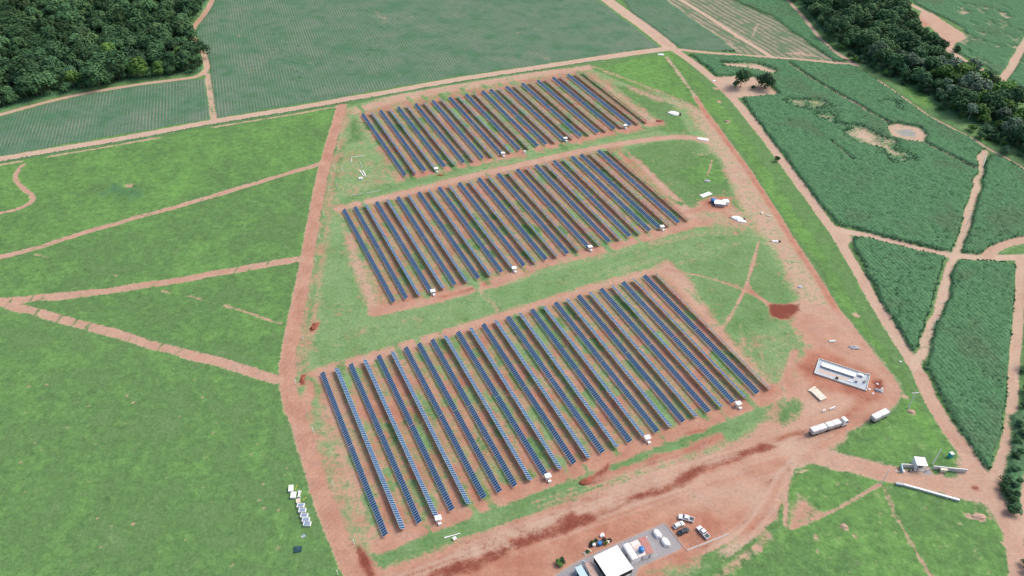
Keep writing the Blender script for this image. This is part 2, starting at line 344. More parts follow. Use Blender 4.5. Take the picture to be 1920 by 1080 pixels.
paint([(1480, 600), (1510, 570), (1575, 590), (1640, 660), (1690, 730), (1670, 765), (1590, 805), (1500, 850), (1400, 900), (1330, 890), (1440, 780), (1465, 730), (1500, 690), (1520, 650)], soft=6, S=.95, R=.55, L=.2, cls='bare_soil')
paint([(1460, 760), (1500, 745), (1515, 770), (1470, 800), (1450, 790)], soft=6, S=.2, L=.5)
paint([(1490, 690), (1515, 660), (1545, 655), (1640, 700), (1655, 730), (1650, 752), (1610, 745), (1530, 725)], soft=4, S=1, R=1, D=.22)
paint([(1490, 660), (1470, 720)], 3, 2, S=.9, R=.6)
paint([(1440, 570), (1498, 570), (1500, 582), (1480, 598), (1462, 600), (1443, 590)], soft=2.5, S=1, R=1, D=.95, cls='bare_soil')
paint([(1400, 540), (1440, 570)], 2, 2, S=.9, R=.7, D=.2)
paint([(1500, 575), (1560, 590), (1580, 610)], 8, 4, S=1, R=.35)
paint([(1640, 712), (1655, 712), (1658, 728), (1645, 735), (1637, 725)], soft=2.5, S=1, R=1, D=1)
paint([(1580, 775), (1610, 745), (1640, 745), (1610, 775), (1575, 800)], soft=4, S=1, R=.9, D=.3)
paint([(1500, 722), (1520, 745), (1560, 762), (1590, 755), (1560, 790), (1510, 780)], soft=6, S=1, R=.3)
# south lane and yard
SOUTH = [(655, 1040), (720, 1075), (800, 1055), (920, 1012), (1060, 955), (1200, 905), (1330, 860), (1440, 815), (1500, 812), (1560, 812), (1545, 855), (1480, 872), (1465, 960), (1420, 1000), (1330, 1030), (1240, 1110), (650, 1130)]
paint(SOUTH, soft=5, S=1, R=.84, cls='bare_soil')
paint([(1170, 900), (1330, 850), (1440, 815), (1500, 800), (1380, 850), (1250, 900), (1080, 960)], soft=8, S=.85, R=.28)
paint([(1240, 960), (1330, 905), (1440, 880), (1460, 900), (1440, 960), (1330, 960)], soft=12, S=.86, R=.35)
paint([(700, 1100), (860, 1045), (1010, 990), (1150, 940), (1290, 895), (1400, 862), (1500, 835), (1560, 815)], 9, 5, S=1, R=.66, cls='road')
paint([(820, 1085), (900, 1050), (985, 1012), (1045, 985), (1105, 968)], 4.6, 2.0, S=1, R=1, D=.72, wob=2.5)
paint([(1070, 976), (1100, 966), (1115, 970), (1100, 984), (1075, 990)], soft=2, S=1, R=1, D=.75)
paint([(1110, 966), (1170, 945), (1270, 905), (1350, 868), (1420, 840)], 1.8, 1.5, S=1, R=1, D=.42, wob=1)
paint([(1268, 898), (1300, 878), (1325, 874), (1310, 890), (1280, 908)], soft=2.5, S=1, R=1, D=.55)
paint([(1385, 850), (1430, 832), (1455, 838), (1420, 848)], soft=2.5, S=1, R=1, D=.6)
paint([(1500, 812), (1420, 845)], 2, 2.5, S=1, R=1, D=.2)
paint([(1085, 905), (1120, 885), (1140, 868), (1145, 876), (1130, 900), (1108, 910)], soft=2, S=1, R=1, D=.85, wob=.6)
paint([(1110, 900), (1200, 878), (1290, 840), (1345, 822)], 2.6, 2.4, S=.95, R=.9, D=.34, wob=2)
paint([(1230, 862), (1265, 858), (1285, 842), (1250, 850)], soft=2, S=1, R=1, D=.3)
paint([(1290, 812), (1320, 806)], 1.5, 1.5, S=1, R=1, D=.3)
paint([(664, 1022), (676, 1020), (690, 1045), (705, 1085), (690, 1100), (676, 1070)], soft=1.6, S=1, R=1, D=.85, cls='bare_soil')
paint([(1468, 880), (1480, 880), (1470, 985), (1455, 1000)], soft=1.5, S=.1, L=.45)
paint([(1475, 880), (1472, 985)], 1.3, 1.0, S=.85, R=.4)
paint([(1485, 955), (1500, 925), (1530, 955), (1540, 965), (1480, 990)], soft=4, S=.7, R=.55)
paint([(1480, 992), (1560, 960), (1650, 908)], 1.2, 1.2, S=.8, R=.5)
paint([(1658, 915), (1680, 970), (1710, 1020), (1745, 1080)], 1.3, 1.0, S=.7, R=.45)
paint([(1325, 1100), (1400, 1040), (1440, 1005)], 2, 4, S=.8, R=.6)
paint([(1200, 1075), (1240, 1050), (1300, 1045), (1330, 1060), (1260, 1090)], soft=5, S=.5, R=.75, L=.1)
# gate lane, paved bits
paint([(1480, 845), (1560, 862), (1620, 876), (1680, 892), (1760, 908), (1850, 925)], 8, 2.5, S=1, R=.42, cls='road')
paint([(1712, 876), (1744, 878), (1752, 896), (1708, 892)], soft=2, S=1, R=.3, cls='road')
paint([(1722, 878), (1742, 878), (1748, 893), (1730, 888)], soft=1.5, S=1, R=0, V=.9)
paint([(1761, 884), (1770, 884), (1769, 897), (1760, 897)], soft=1, S=1, R=.4)
paint([(1246, 981), (1281, 1027), (1197, 1064), (1180, 1110), (1010, 1110), (1045, 1076), (1090, 1049), (1166, 1015)], soft=1.6, S=1, R=0, D=0, V=1, cls='gravel_pad')
paint([(1248, 984), (1278, 1024), (1290, 1033), (1368, 1000), (1360, 985), (1330, 960), (1280, 958)], soft=4, S=1, R=.85, D=.05)

# --- roads
def road(pts, width, R_, soft=1.6, S=1, cls='road', ruts=True, **kw):
    paint(pts, width, soft, S=S, R=R_, C=0, T=0, V=0, D=0, cls=cls, **kw)
    if ruts:
        P = smooth_line(GP(pts), 2); T = np.gradient(P, axis=0); T /= np.linalg.norm(T, axis=1)[:, None]+1e-9; N = np.stack([-T[:, 1], T[:, 0]], 1)
        for o in (-.26*width, .02*width, .28*width): paint(P+N*o, .7, 1.2, world=True, op=.6, R=max(0, R_-.45), D=0)
        for o in (-.12*width, .16*width): paint(P+N*o, .6, 1.2, world=True, op=.45, D=.35)
main_left = [(640, 198), (636, 215), (620, 268), (606, 320), (594, 375), (588, 410), (578, 470), (565, 540), (552, 600), (541, 660), (536, 710), (545, 755), (567, 815), (590, 890), (612, 960), (640, 1025), (668, 1085), (700, 1150)]
paint([(650, 205), (645, 250), (632, 300), (618, 360), (612, 400), (600, 470), (590, 540), (580, 610), (570, 680), (566, 720), (580, 790), (610, 860), (645, 960), (668, 1020)], 6, 4, S=.52, R=.62, L=.15, wob=1)
paint([(660, 212), (648, 260), (636, 310), (625, 370)], 2, 3, S=.2, L=.35, break_=(8, .5))
paint([(607, 420), (588, 540), (570, 680)], 1.6, 2, S=.15, L=.3, break_=(10, .45))
paint([(570, 700), (575, 745), (568, 730)], 3, 2, S=.3, L=.2)
road(main_left, 6.3, .76)
paint([(586, 606), (600, 604), (590, 620), (580, 622)], soft=1.2, S=1, R=1, D=1, cls='bare_soil')
paint([(564, 702), (571, 702), (570, 722), (563, 722)], soft=1.2, S=1, R=1, D=.9)
paint([(596, 712), (700, 675)], 3, 2, S=.9, R=.4)
paint([(587, 720), (570, 770)], 4, 2, S=.9, R=.6)
north = [(-160, 328), (0, 299), (130, 277), (267, 254), (400, 228), (560, 203), (640, 188), (740, 171), (840, 152), (940, 137), (1040, 122), (1130, 108), (1207, 97), (1255, 91)]
road(north, 7.5, .08, cls='road')
paint([(x, y+6.5) for x, y in north[:-2]], 1.5, 1.2, S=0, L=.02, C=.9, K=1)
paint([(x, y+10) for x, y in north[:-3]], 2.0, 2.0, S=.8, R=.2, break_=(14, .4))
diag = [(1105, -30), (1138, 0), (1180, 30), (1222, 60), (1255, 87), (1300, 117), (1340, 150), (1380, 189), (1420, 240), (1460, 293), (1500, 347), (1530, 388), (1568, 440), (1590, 478), (1613, 517), (1640, 567), (1673, 620), (1703, 667), (1727, 707), (1740, 740), (1765, 783), (1795, 827), (1825, 867), (1853, 908), (1880, 953), (1900, 1003), (1908, 1053), (1915, 1120)]
road(diag[:5], 11, .03); road(diag[3:9], 6.3, .22); road(diag[8:19], 5.4, .25); road(diag[18:], 6.0, .45)
paint([(1545, 412), (1590, 438), (1600, 450), (1585, 462), (1565, 440)], soft=3, S=1, R=.16, C=0)
paint([(1800, 850), (1840, 905), (1880, 890), (1905, 960), (1880, 985), (1840, 940), (1780, 925), (1790, 895)], soft=5, S=1, R=.36, C=0, L=.5, cls='road')
paint([(1826, 915), (1831, 916)], 1.6, 1.5, S=1, R=1, D=.8)
road([(1570, 430), (1620, 441), (1680, 456), (1740, 471), (1790, 480), (1850, 484), (1925, 482), (2060, 478)], 5.0, .1)
road([(1848, 482), (1870, 463), (1925, 448), (2000, 440)], 5, .25, ruts=False)
paint([(1878, 474), (1900, 462), (1930, 460)], 2, 2, S=.2, L=.3)
road([(1913, 484), (1914, 527), (1910, 593), (1904, 650), (1901, 700), (1898, 760), (1895, 800), (1886, 838), (1879, 868), (1862, 900)], 4.4, .25)
road([(1945, 880), (1925, 905), (1912, 945), (1904, 1000)], 6, .33)
road([(1846, 285), (1838, 320), (1829, 360), (1814, 410), (1800, 453), (1790, 480), (1782, 505), (1770, 547), (1757, 587), (1743, 617), (1732, 653), (1715, 690)], 4.0, 0, S=.8, cls='path', ruts=False, wob=1.2)
road([(1660, -30), (1690, 0), (1727, 18), (1735, 22)], 5, .1, ruts=False); road([(1776, 92), (1800, 110), (1827, 124), (1853, 138), (1880, 153), (1925, 178), (2080, 260)], 6, .08, ruts=False)
road([(1878, 150), (1896, 128), (1907, 105), (1935, 60)], 6, .1, S=.8, ruts=False, cls='path')
road([(1460, -30), (1477, 0), (1493, 17), (1513, 40), (1533, 67), (1550, 84), (1565, 97), (1607, 123)], 3.4, .03, cls='path', ruts=False)
road([(1643, 148), (1677, 172), (1707, 193), (1747, 221), (1787, 241), (1827, 262), (1853, 279), (1897, 302), (1960, 340)], 2.4, .05, S=.75, cls='path', ruts=False)
road([(1265, 92), (1330, 99), (1400, 104), (1450, 108), (1520, 113), (1570, 118), (1605, 122)], 4, .15, cls='path', ruts=False)
road([(1215, -40), (1265, -8), (1290, 8), (1330, 32), (1380, 66), (1420, 90), (1448, 107)], 4.2, .02, ruts=False)
paint([(1240, -10), (1300, 35), (1355, 72), (1390, 97)], 1.5, 2, S=.7, R=.05)
paint([(1400, 85), (1415, 60), (1420, 45)], 2, 3, S=.7, R=.15)
paint([(1470, 100), (1540, 108), (1500, 95)], soft=6, S=.7, R=.2)
road([(408, -30), (396, 8), (380, 31), (360, 54), (358, 66), (370, 82)], 4.5, .4, cls='path', ruts=False)
road([(376, 88), (386, 110), (390, 133), (367, 145), (333, 149), (267, 157), (167, 173), (83, 192), (0, 215), (-160, 258)], 4.0, .1, cls='path', ruts=False)
road([(389, 140), (394, 175), (401, 222)], 4.0, .15, S=.8, cls='path', ruts=False)
paint([(391, 150), (399, 215)], .8, 1, S=.1, L=.1, break_=(5, .5))
paint([(1897, 780), (1925, 760), (1930, 860), (1908, 955), (1900, 968), (1882, 935), (1876, 912), (1890, 860)], soft=3, S=0, C=.9, K=1, U=0, L=.4, wob=1, cls='pasture')
# pasture lanes
def lane(pts, width, S=.8, br=None): paint(pts, width, 1.2, S=S, R=.42, cls='path', wob=.6, break_=br)
lane([(-120, 510), (0, 484), (63, 466), (133, 444), (247, 411), (363, 378), (433, 358), (533, 328), (603, 306)], 4.2)
lane([(-120, 575), (0, 564), (87, 558), (183, 548), (287, 533), (417, 511), (563, 485)], 5.2, .78)
lane([(-120, 555), (0, 565), (20, 572), (100, 594), (207, 623), (300, 651), (417, 681), (520, 711)], 5.2, .78)
lane([(-60, 412), (0, 399), (37, 392), (63, 378), (58, 364), (40, 352), (27, 333), (37, 314), (45, 309)], 3)
lane([(67, 477), (130, 492), (220, 517)], 1.6, .6, (7, .5)); lane([(307, 545), (380, 560), (460, 585), (527, 607)], 1.8, .7, (7, .45))
for (x, y, n) in ((66, 463, 0), (290, 532, 0), (22, 560, 0), (62, 556, 0), (80, 558, 0), (503, 493, 0), (242, 637, 0), (70, 585, 0), (112, 598, 0), (140, 606, 0), (165, 612, 0), (300, 652, 0), (443, 506, 0), (470, 502, 0)):
    paint([(x-4, y+7), (x+4, y-7)], .9, 1.2, S=.3, L=.5)
paint([(180, 352), (212, 337), (258, 334), (288, 352), (286, 376), (252, 390), (198, 390)], soft=20, C=.56, K=1, S=0, U=0, wob=5)
paint([(235, 346), (252, 345), (248, 352), (236, 352)], soft=3, S=.7, R=.4, C=0)
paint([(-20, 345), (15, 345), (18, 375), (-20, 380)], soft=5, C=.4, K=1)
for q in range(120):                                               # small earth spots in the pasture
    x = 10+560*rng.random(); y = 700+370*rng.random()
    if x > 500+(y-700)*.25: continue
    paint([(x, y), (x+rng.random()*2, y+rng.random())], .25+.9*rng.random()**2, 1.2, S=.85, R=.75)
for q in range(60):
    x = 1500+360*rng.random(); y = 900+180*rng.random(); paint([(x, y), (x+1, y+1)], .3+.6*rng.random(), 1.2, S=.75, R=.5)
for (x, y, r) in ((1582, 987, 2.6), (1836, 969, 3), (1815, 967, 1.8), (1602, 1005, 1.5), (1708, 771, 2.4), (1697, 743, 2), (1528, 1005, 1.5), (1420, 1027, 1.8), (1363, 228, 2.2), (1604, 590, 3), (1880, 1018, 1.5), (1340, 165, 2.5), (1347, 190, 2.5)):
    paint([(x, y), (x+3, y+2)], r, 1.5, S=.9, R=.4)
for q in range(260):                                               # worn spots inside the site
    x = 600+900*rng.random(); y = 200+560*rng.random(); paint([(x, y), (x+4*rng.random(), y+2*rng.random())], .6+1.6*rng.random()**2, 2.0, S=.7, R=.45, op=.75)
for q in range(500):                                               # weeds between the panel rows
    b = rng.integers(3); u = rng.random(); v = rng.random()
    tl, tr, br_, bl = [((668, 205), (1100, 125), (1250, 235), (742, 345)), ((632, 385), (1160, 272), (1320, 420), (715, 580)), ((580, 700), (1250, 500), (1465, 735), (705, 1030))][b]
    x = (tl[0]*(1-u)+tr[0]*u)*(1-v)+(bl[0]*(1-u)+br_[0]*u)*v; y = (tl[1]*(1-u)+tr[1]*u)*(1-v)+(bl[1]*(1-u)+br_[1]*u)*v
    g = GP([(x, y)])[0]; d = np.array([-math.sin(YAW), math.cos(YAW)])*(1+5*rng.random())
    paint([g-d, g+d], 1.2+1.8*rng.random(), 2.5, world=True, S=.12 if rng.random() < .75 else .9, L=.05+.75*rng.random()**2, op=.85)

for q in range(46):                                               # wheel tracks over the yard and the lanes
    t = rng.random(); o = rng.normal(scale=16); L0 = .1+.25*rng.random()
    base = [(700, 1100), (860, 1045), (1010, 990), (1150, 940), (1290, 895), (1400, 862), (1500, 835), (1560, 815), (1640, 770)]
    i0 = int(t*6); seg = [(x+o*.25+rng.normal(scale=2), y+o+rng.normal(scale=3)) for x, y in base[i0:i0+3]]
    P = smooth_line(GP(seg), 2); T = np.gradient(P, axis=0); T /= np.linalg.norm(T, axis=1)[:, None]+1e-9; N = np.stack([-T[:, 1], T[:, 0]], 1)
    c = dict(D=.42) if rng.random() < .5 else dict(R=.15)
    for e in (-.95, .95): paint(P+N*e, .55, 1.2, world=True, op=.75, S=1, **c)
for q in range(12):
    o = rng.normal(scale=14); seg = [(1330+o, 1040+o*.5), (1400+o, 1000), (1440+o, 940), (1460+o*.5, 890), (1500, 855+o*.3)]
    P = smooth_line(GP(seg), 2)
    for e in (0, 1.9): paint(P+e, .5, 1.2, world=True, op=.6, S=.95, **(dict(D=.35) if q % 2 else dict(R=.2)))
for q in range(26):                                               # faint tracks over the site grass
    x, y = [(1180+250*rng.random(), 450+40*rng.random()), (1380+110*rng.random(), 600+90*rng.random()), (1300+60*rng.random(), 250+70*rng.random()), (1180+110*rng.random(), 150+60*rng.random())][q % 4]
    d = [(-160, 40), (10, 70), (-60, 8), (110, 45)][q % 4]; d = (d[0]*(.6+.7*rng.random()), d[1]*(.6+.7*rng.random()))
    P = smooth_line(GP([(x, y), (x+d[0]*.5, y+d[1]*.5+4*rng.normal()), (x+d[0], y+d[1])]), 2)
    for e in (0, 1.8): paint(P+e*np.array([.3, 1]), .5, 1.2, world=True, op=.6, S=.52, R=.3, L=.05)
for q in range(260):                                              # weed clumps in the pastures
    x, y = (rng.uniform(0, 600), rng.uniform(320, 1075)) if q < 200 else (rng.uniform(1480, 1870), rng.uniform(900, 1075))
    j, i = int(np.clip(round(gp(x, y)[1]-YS[0]), 0, len(YS)-1)), int(np.clip(round(gp(x, y)[0]-XS[0]), 0, len(XS)-1))
    if CH['S'][j, i] > .25: continue
    paint([(x, y), (x+4*rng.random(), y+2*rng.random())], .6+2.4*rng.random()**2, 2.5, C=.62, K=.9, U=0, op=.8)
for w_, dd in ((4.0, .5), (2.0, .85)):
    paint([(820, 1085), (900, 1050), (985, 1012), (1045, 985), (1105, 968)], w_, 2.2, S=1, R=1, D=dd, wob=2.6, break_=(5, .3))
paint([(1070, 976), (1100, 964), (1118, 968), (1100, 985), (1070, 992)], soft=2.5, S=1, R=1, D=.85, wob=1)
paint([(1110, 966), (1170, 945), (1270, 905), (1350, 868), (1420, 840), (1490, 812)], 1.3, 1.6, S=1, R=1, D=.55, wob=1.8, break_=(5, .38))
paint([(1268, 900), (1300, 878), (1325, 873), (1310, 890), (1280, 909)], soft=2.5, S=1, R=1, D=.75, wob=1)
paint([(1385, 850), (1430, 832), (1455, 837), (1420, 848)], soft=2.5, S=1, R=1, D=.75, wob=1)
CH['S'] += ((vnoise(GX, GY, 6, 1)-.5)*.16+(vnoise(GX, GY, 18, 2)-.5)*.10)*(CH['S'] > .12)*(CH['S'] < .9)
crop_h = CH['C']*(1-np.clip(CH['S']*2, 0, 1))*(.35+1.15*np.clip(CH['K'], 0, 1))
ZZ = crop_h*(.75+.5*vnoise(GX, GY, 1.7, 3))+(vnoise(GX, GY, 3, 4)-.5)*.12+(vnoise(GX, GY, 25, 8)-.5)*.25*(CH['S'] < .5)

# ------------------------------------------------------------------ the land material
n = NT('land')
S_, R_, D_ = n.attr('a1'); L_, C_, K_ = n.attr('a2'); T_, V_, U_ = n.attr('a3')
n3 = n.noise(.028, 4, .6); n0 = n.noise(.11, 4, .6); n1 = n.noise(.33, 4, .6); n2 = n.noise(.8, 4, .65); n4 = n.noise(2.6, 2, .6)
c0 = n.sub(n0, .5); c1 = n.sub(n1, .5); c2 = n.sub(n2, .5); c3 = n.sub(n3, .5); c4 = n.sub(n4, .5)
jit = n.add(n.add(n.mul(c1, .9), n.mul(c2, .75)), n.mul(c0, .7))
soil_m = n.ss(n.add(S_, jit), .22, .78)
# grass: dry pale, ordinary, lush; mottled at several sizes
Lv = n.add(n.add(L_, n.mul(c3, .85)), n.add(n.mul(c0, .95), n.mul(c1, .55)))
g0 = n.mix(n.lin(Lv, .0, .5, 0, 1), (.190, .300, .128), (.098, .186, .064)); grass = n.mix(n.lin(Lv, .5, 1.0, 0, 1), g0, (.112, .232, .060))
gm = n.add(1.0, n.add(n.add(n.mul(c0, .5), n.mul(c3, .4)), n.add(n.mul(c2, .8), n.add(n.mul(c1, .85), n.mul(c4, .4))))); grass = n.scale(grass, gm)
grass = n.mix(n.mul(n.ss(n.noise(.21, 5, .68), .54, .68), .45), grass, (.055, .125, .046))
grass = n.mix(n.mul(n.ss(n.noise(.17, 4, .6), .58, .74), .45), grass, (.150, .205, .095))
# crops
sw = n.math('SINE', n.add(n.mul(U_, 2*math.pi/2.0), n.mul(c1, 2.4))); row = n.lin(sw, -1, 1, 0, 1)
cA = n.mix(n.ss(n3, .38, .62), (.066, .155, .084), (.094, .162, .104)); cA = n.mix(n.ss(n0, .42, .66), cA, (.056, .140, .070))
rowgap = n.mul(n.ss(row, .35, .95), n.lin(n.noise(.045, 4), .36, .64, .10, .85)); cA = n.mix(rowgap, cA, (.200, .205, .160))
cB = n.mix(n.ss(n1, .3, .7), (.058, .142, .064), (.076, .172, .080)); cB = n.mix(n.ss(n3, .50, .72), cB, (.072, .130, .066))
cB = n.scale(cB, n.lin(row, 0, 1, 1.12, .84)); cB = n.scale(cB, n.lin(n2, .3, .7, .7, 1.3))
crop = n.mix(n.ss(K_, .1, .9), cA, cB); crop = n.scale(crop, n.add(1.0, n.add(n.mul(c4, .5), n.mul(c2, .5))))
row2 = n.math('SINE', n.add(n.mul(U_, 2*math.pi/5.5), n.mul(c3, 9.0)))
stub = n.mix(n.ss(n.add(n.mul(row2, .25), n.add(n.mul(row, .25), n.mul(n0, 1.0))), .35, .95), (.105, .150, .082), (.270, .235, .170)); stub = n.mix(n.ss(n.noise(.06, 3), .52, .66), stub, (.110, .165, .090))
stub = n.scale(stub, n.lin(n2, .3, .7, .82, 1.18))
cm = n.ss(n.add(C_, n.mul(jit, .6)), .35, .65); veg = n.mix(cm, grass, crop); veg = n.mix(n.ss(n.add(T_, n.mul(jit, .6)), .3, .7), veg, stub)
# soil
tan = n.mix(n.ss(n1, .3, .7), (.470, .350, .265), (.420, .298, .215)); red = n.mix(n.ss(n0, .35, .65), (.380, .174, .112), (.322, .134, .085))
soil = n.mix(n.add(R_, n.add(n.mul(c3, .45), n.mul(c0, .35))), tan, red)
soil = n.mix(n.mul(n.ss(n.noise(.075, 5, .62), .55, .70), .28), soil, (.38, .25, .205))
soil = n.scale(soil, n.add(1.0, n.add(n.mul(c2, .60), n.add(n.mul(c1, .5), n.mul(c4, .25)))))
wet = n.ss(n.add(D_, n.mul(n.add(jit, n.mul(c4, 1.1)), 1.25)), .2, .9); soil = n.mix(wet, soil, n.mix(n2, (.135, .036, .024), (.22, .066, .045)))
grav = n.scale(n.mix(n1, (.245, .238, .245), (.315, .295, .29)), n.lin(n4, .3, .7, .85, 1.15)); soil = n.mix(n.ss(n.add(V_, n.mul(jit, .4)), .35, .65), soil, grav)
col = n.mix(soil_m, veg, soil)
hb = n.add(n.mul(n2, n.lin(soil_m, 0, 1, 1.0, .25)), n.mul(n4, .3)); n.bump(hb, .5, .6)
LAND = n.out(col, .95, .1)

# ------------------------------------------------------------------ ground sheets, split by what they are
keep_v = np.abs(GX) < .70*GY+165
nx, ny = len(XS), len(YS); idx = np.arange(nx*ny, dtype=np.int32).reshape(ny, nx)
quads = np.stack([idx[:-1, :-1], idx[:-1, 1:], idx[1:, 1:], idx[1:, :-1]], -1)
qk = keep_v[:-1, :-1]; qc = CLS[:-1, :-1]
A1_ = np.stack([CH['S'], CH['R'], CH['D']], -1).reshape(-1, 3); A2_ = np.stack([CH['L'], CH['C'], CH['K']], -1).reshape(-1, 3); A3_ = np.stack([CH['T'], CH['V'], CH['U']], -1).reshape(-1, 3)
VV = np.stack([GX, GY, ZZ], -1).reshape(-1, 3)
for ci, cname in enumerate(CNAMES):
    F = quads[qk & (qc == ci)]
    if not len(F): continue
    u, inv = np.unique(F, return_inverse=True)
    me = fastmesh(cname, VV[u], inv.reshape(F.shape), LAND, {'a1': A1_[u], 'a2': A2_[u], 'a3': A3_[u]})
    tag(link(cname, me), kind='structure')
far = MB().add([(-5000, -3000, -.6), (5000, -3000, -.6), (5000, 6000, -.6), (-5000, 6000, -.6)], [(0, 1, 2, 3)]).build('ground', LAND); far['kind'] = 'structure'
def cell(x, y): return (np.clip(np.round(y-YS[0]).astype(int), 0, ny-1), np.clip(np.round(x-XS[0]).astype(int), 0, nx-1))

# ------------------------------------------------------------------ sugar cane standing in the dark fields (nobody could count it)
n = NT('cane_leaf'); t = n.fattr('tint'); c = n.mix(t, (.062, .150, .068), (.096, .205, .096)); c = n.mix(n.ss(t, .93, .97), c, (.16, .17, .09))
n.b.inputs['Transmission Weight'].default_value = 0; CANE = n.out(c, .75, .15)
def cane(F, vx, name='sugar_cane', dr=1.5, da=1.3):
    h = heading(vx); P = GP(F); pr = np.array([h[1], -h[0]])
    a = P@h; b = P@pr; A, B = np.meshgrid(np.arange(a.min(), a.max(), da), np.arange(b.min(), b.max(), dr))
    A = A+rng.uniform(-.5, .5, A.shape)*da; B = B+rng.uniform(-.18, .18, B.shape)
    x = (A*h[0]+B*pr[0]).ravel(); y = (A*h[1]+B*pr[1]).ravel(); ok = np.abs(x) < .68*y+110; x, y = x[ok], y[ok]
    j, i = cell(x, y); ok = (CH['C'][j, i] > .5) & (CH['S'][j, i] < rng.uniform(.14, .36, len(x))) & (CLS[j, i] == 3) & (rng.random(len(x)) < .88); x, y = x[ok], y[ok]; m = len(x)
    k = 4; ang = rng.uniform(0, 2*math.pi, (m, k)); ln = rng.uniform(.6, 1.15, (m, k)); hh = rng.uniform(1.1, 1.6, (m, 1))*np.ones((1, k)); wd = rng.uniform(.22, .42, (m, k))
    ca, sa = np.cos(ang), np.sin(ang); X = x[:, None]; Y = y[:, None]
    def ring(r, z, w_): return np.stack([np.stack([X+ca*r-sa*w_, Y+sa*r+ca*w_, z], -1), np.stack([X+ca*r+sa*w_, Y+sa*r-ca*w_, z], -1)], 2)
    Vs = np.concatenate([ring(ln*.05, .1*hh, wd*.7), ring(ln*.45, hh*.95, wd), ring(ln, hh*.7, wd*.35)], 2)   # m,k,6,3
    o = np.arange(m*k)[:, None]*6; Fq = np.concatenate([o+np.array([[0, 1, 3, 2]]), o+np.array([[2, 3, 5, 4]])], 1).reshape(-1, 4)
    tint = np.repeat(np.clip(rng.random((m, 1))*.6+rng.random((m, k))*.4, 0, 1).ravel(), 6)
    o = link(name, fastmesh(name, Vs.reshape(-1, 3), Fq, CANE, {'tint': tint}, smooth=False)); return o, m
NC = 0
for F, vx, da, lab in ((B1, 470, 1.25, 'tall dark green crop filling the big field right of the long dirt road'), (B2, 640, 1.0, 'dark green crop in the triangular field below the side road'), (B3, 520, 1.0, 'dark green crop in the long field at the right edge below the side road'), (B4, 500, 1.1, 'dark green crop right of the power line strip above the side road')):
    o, m = cane(F, vx, da=da); NC += m; tag(o, lab, 'crop', 'crops of the right hand fields', 'stuff')
print('cane tufts', NC)

# ------------------------------------------------------------------ trees
def leaf_mat(name, c0, c1, c2, obj=True):
    n = NT(name); t = n.fattr('tint'); c = n.mix(t, c0, c1); r = n.rnd() if obj else n.fattr('own'); c = n.mix(n.mul(n.ss(r, .55, 1), .8), c, c2); c = n.scale(c, n.lin(n.math('FRACT', n.mul(r, 7.3)), 0, 1, .50, 1.45))
    return n.out(c, .8, .12)
LEAF = leaf_mat('forest_leaf', (.034, .086, .038), (.070, .142, .056), (.050, .102, .058))
LEAFY = leaf_mat('light_leaf', (.060, .130, .030), (.110, .200, .045), (.080, .165, .042))
LEAFG = leaf_mat('grey_leaf', (.075, .125, .078), (.130, .190, .118), (.110, .155, .108))
LEAFS = leaf_mat('far_leaf', (.034, .086, .038), (.070, .142, .056), (.080, .140, .054), obj=False)
BARK = simple('bark', (.16, .13, .10), .9, .1); PALEBARK = simple('pale_bark', (.36, .33, .29), .9, .1)
def crown_arrays(r, h0, h1, nl, seed, size=.75, lobes=9):
    q = np.random.default_rng(seed); zc = (h0+h1)/2; hz = (h1-h0)/2
    c = [(0, 0, zc+.30*hz, r*.58)]
    for i in range(lobes):
        a = 2.4*i+q.uniform(-.5, .5); d = r*(.35+.35*q.random()); z = zc+hz*q.uniform(-.45, .42)
        c.append((d*math.cos(a), d*math.sin(a), z, r*q.uniform(.34, .54)))
    c = np.array(c); wts = c[:, 3]**2; k = q.choice(len(c), size=nl, p=wts/wts.sum())
    d = q.normal(size=(nl, 3)); d /= np.linalg.norm(d, axis=1)[:, None]; d[:, 2] = np.where(q.random(nl) < .72, np.abs(d[:, 2]), d[:, 2])
    rad = c[k, 3]*q.uniform(.78, 1.08, nl); p = c[k, :3]+d*rad[:, None]; p[:, 2] = np.clip(p[:, 2], max(.1, h0-.6), None)
    nrm = d+np.array([0, 0, .25])+q.normal(scale=.38, size=(nl, 3)); nrm /= np.linalg.norm(nrm, axis=1)[:, None]
    ref = q.normal(size=(nl, 3)); u = np.cross(nrm, ref); u /= np.linalg.norm(u, axis=1)[:, None]; v = np.cross(nrm, u); s = size*q.uniform(.55, 1.2, nl)[:, None]
    V = np.stack([p-u*s, p-v*s*.7, p+u*s, p+v*s*.7], 1).reshape(-1, 3); F = np.arange(nl*4).reshape(-1, 4)
    base = q.random(len(c)); tint = np.clip(base[k]*.6+q.random(nl)*.4, 0, 1)
    return V, F, np.repeat(tint, 4)
def trunk_mb(h, r, cr, seed, lean=.0):
    q = random.Random(seed); m = MB(); top = (q.uniform(-.4, .4)+lean, q.uniform(-.4, .4), h)
    m.tube((0, 0, -.2), top, r, r*.55, 7)
    for i in range(5):
        a = 2*math.pi*i/5+q.uniform(-.4, .4); m.tube((top[0], top[1], h-.3), (top[0]+cr*.55*math.cos(a), top[1]+cr*.55*math.sin(a), h+cr*q.uniform(.35, .7)), r*.42, r*.12, 5)
    return m
CROWNS = {}
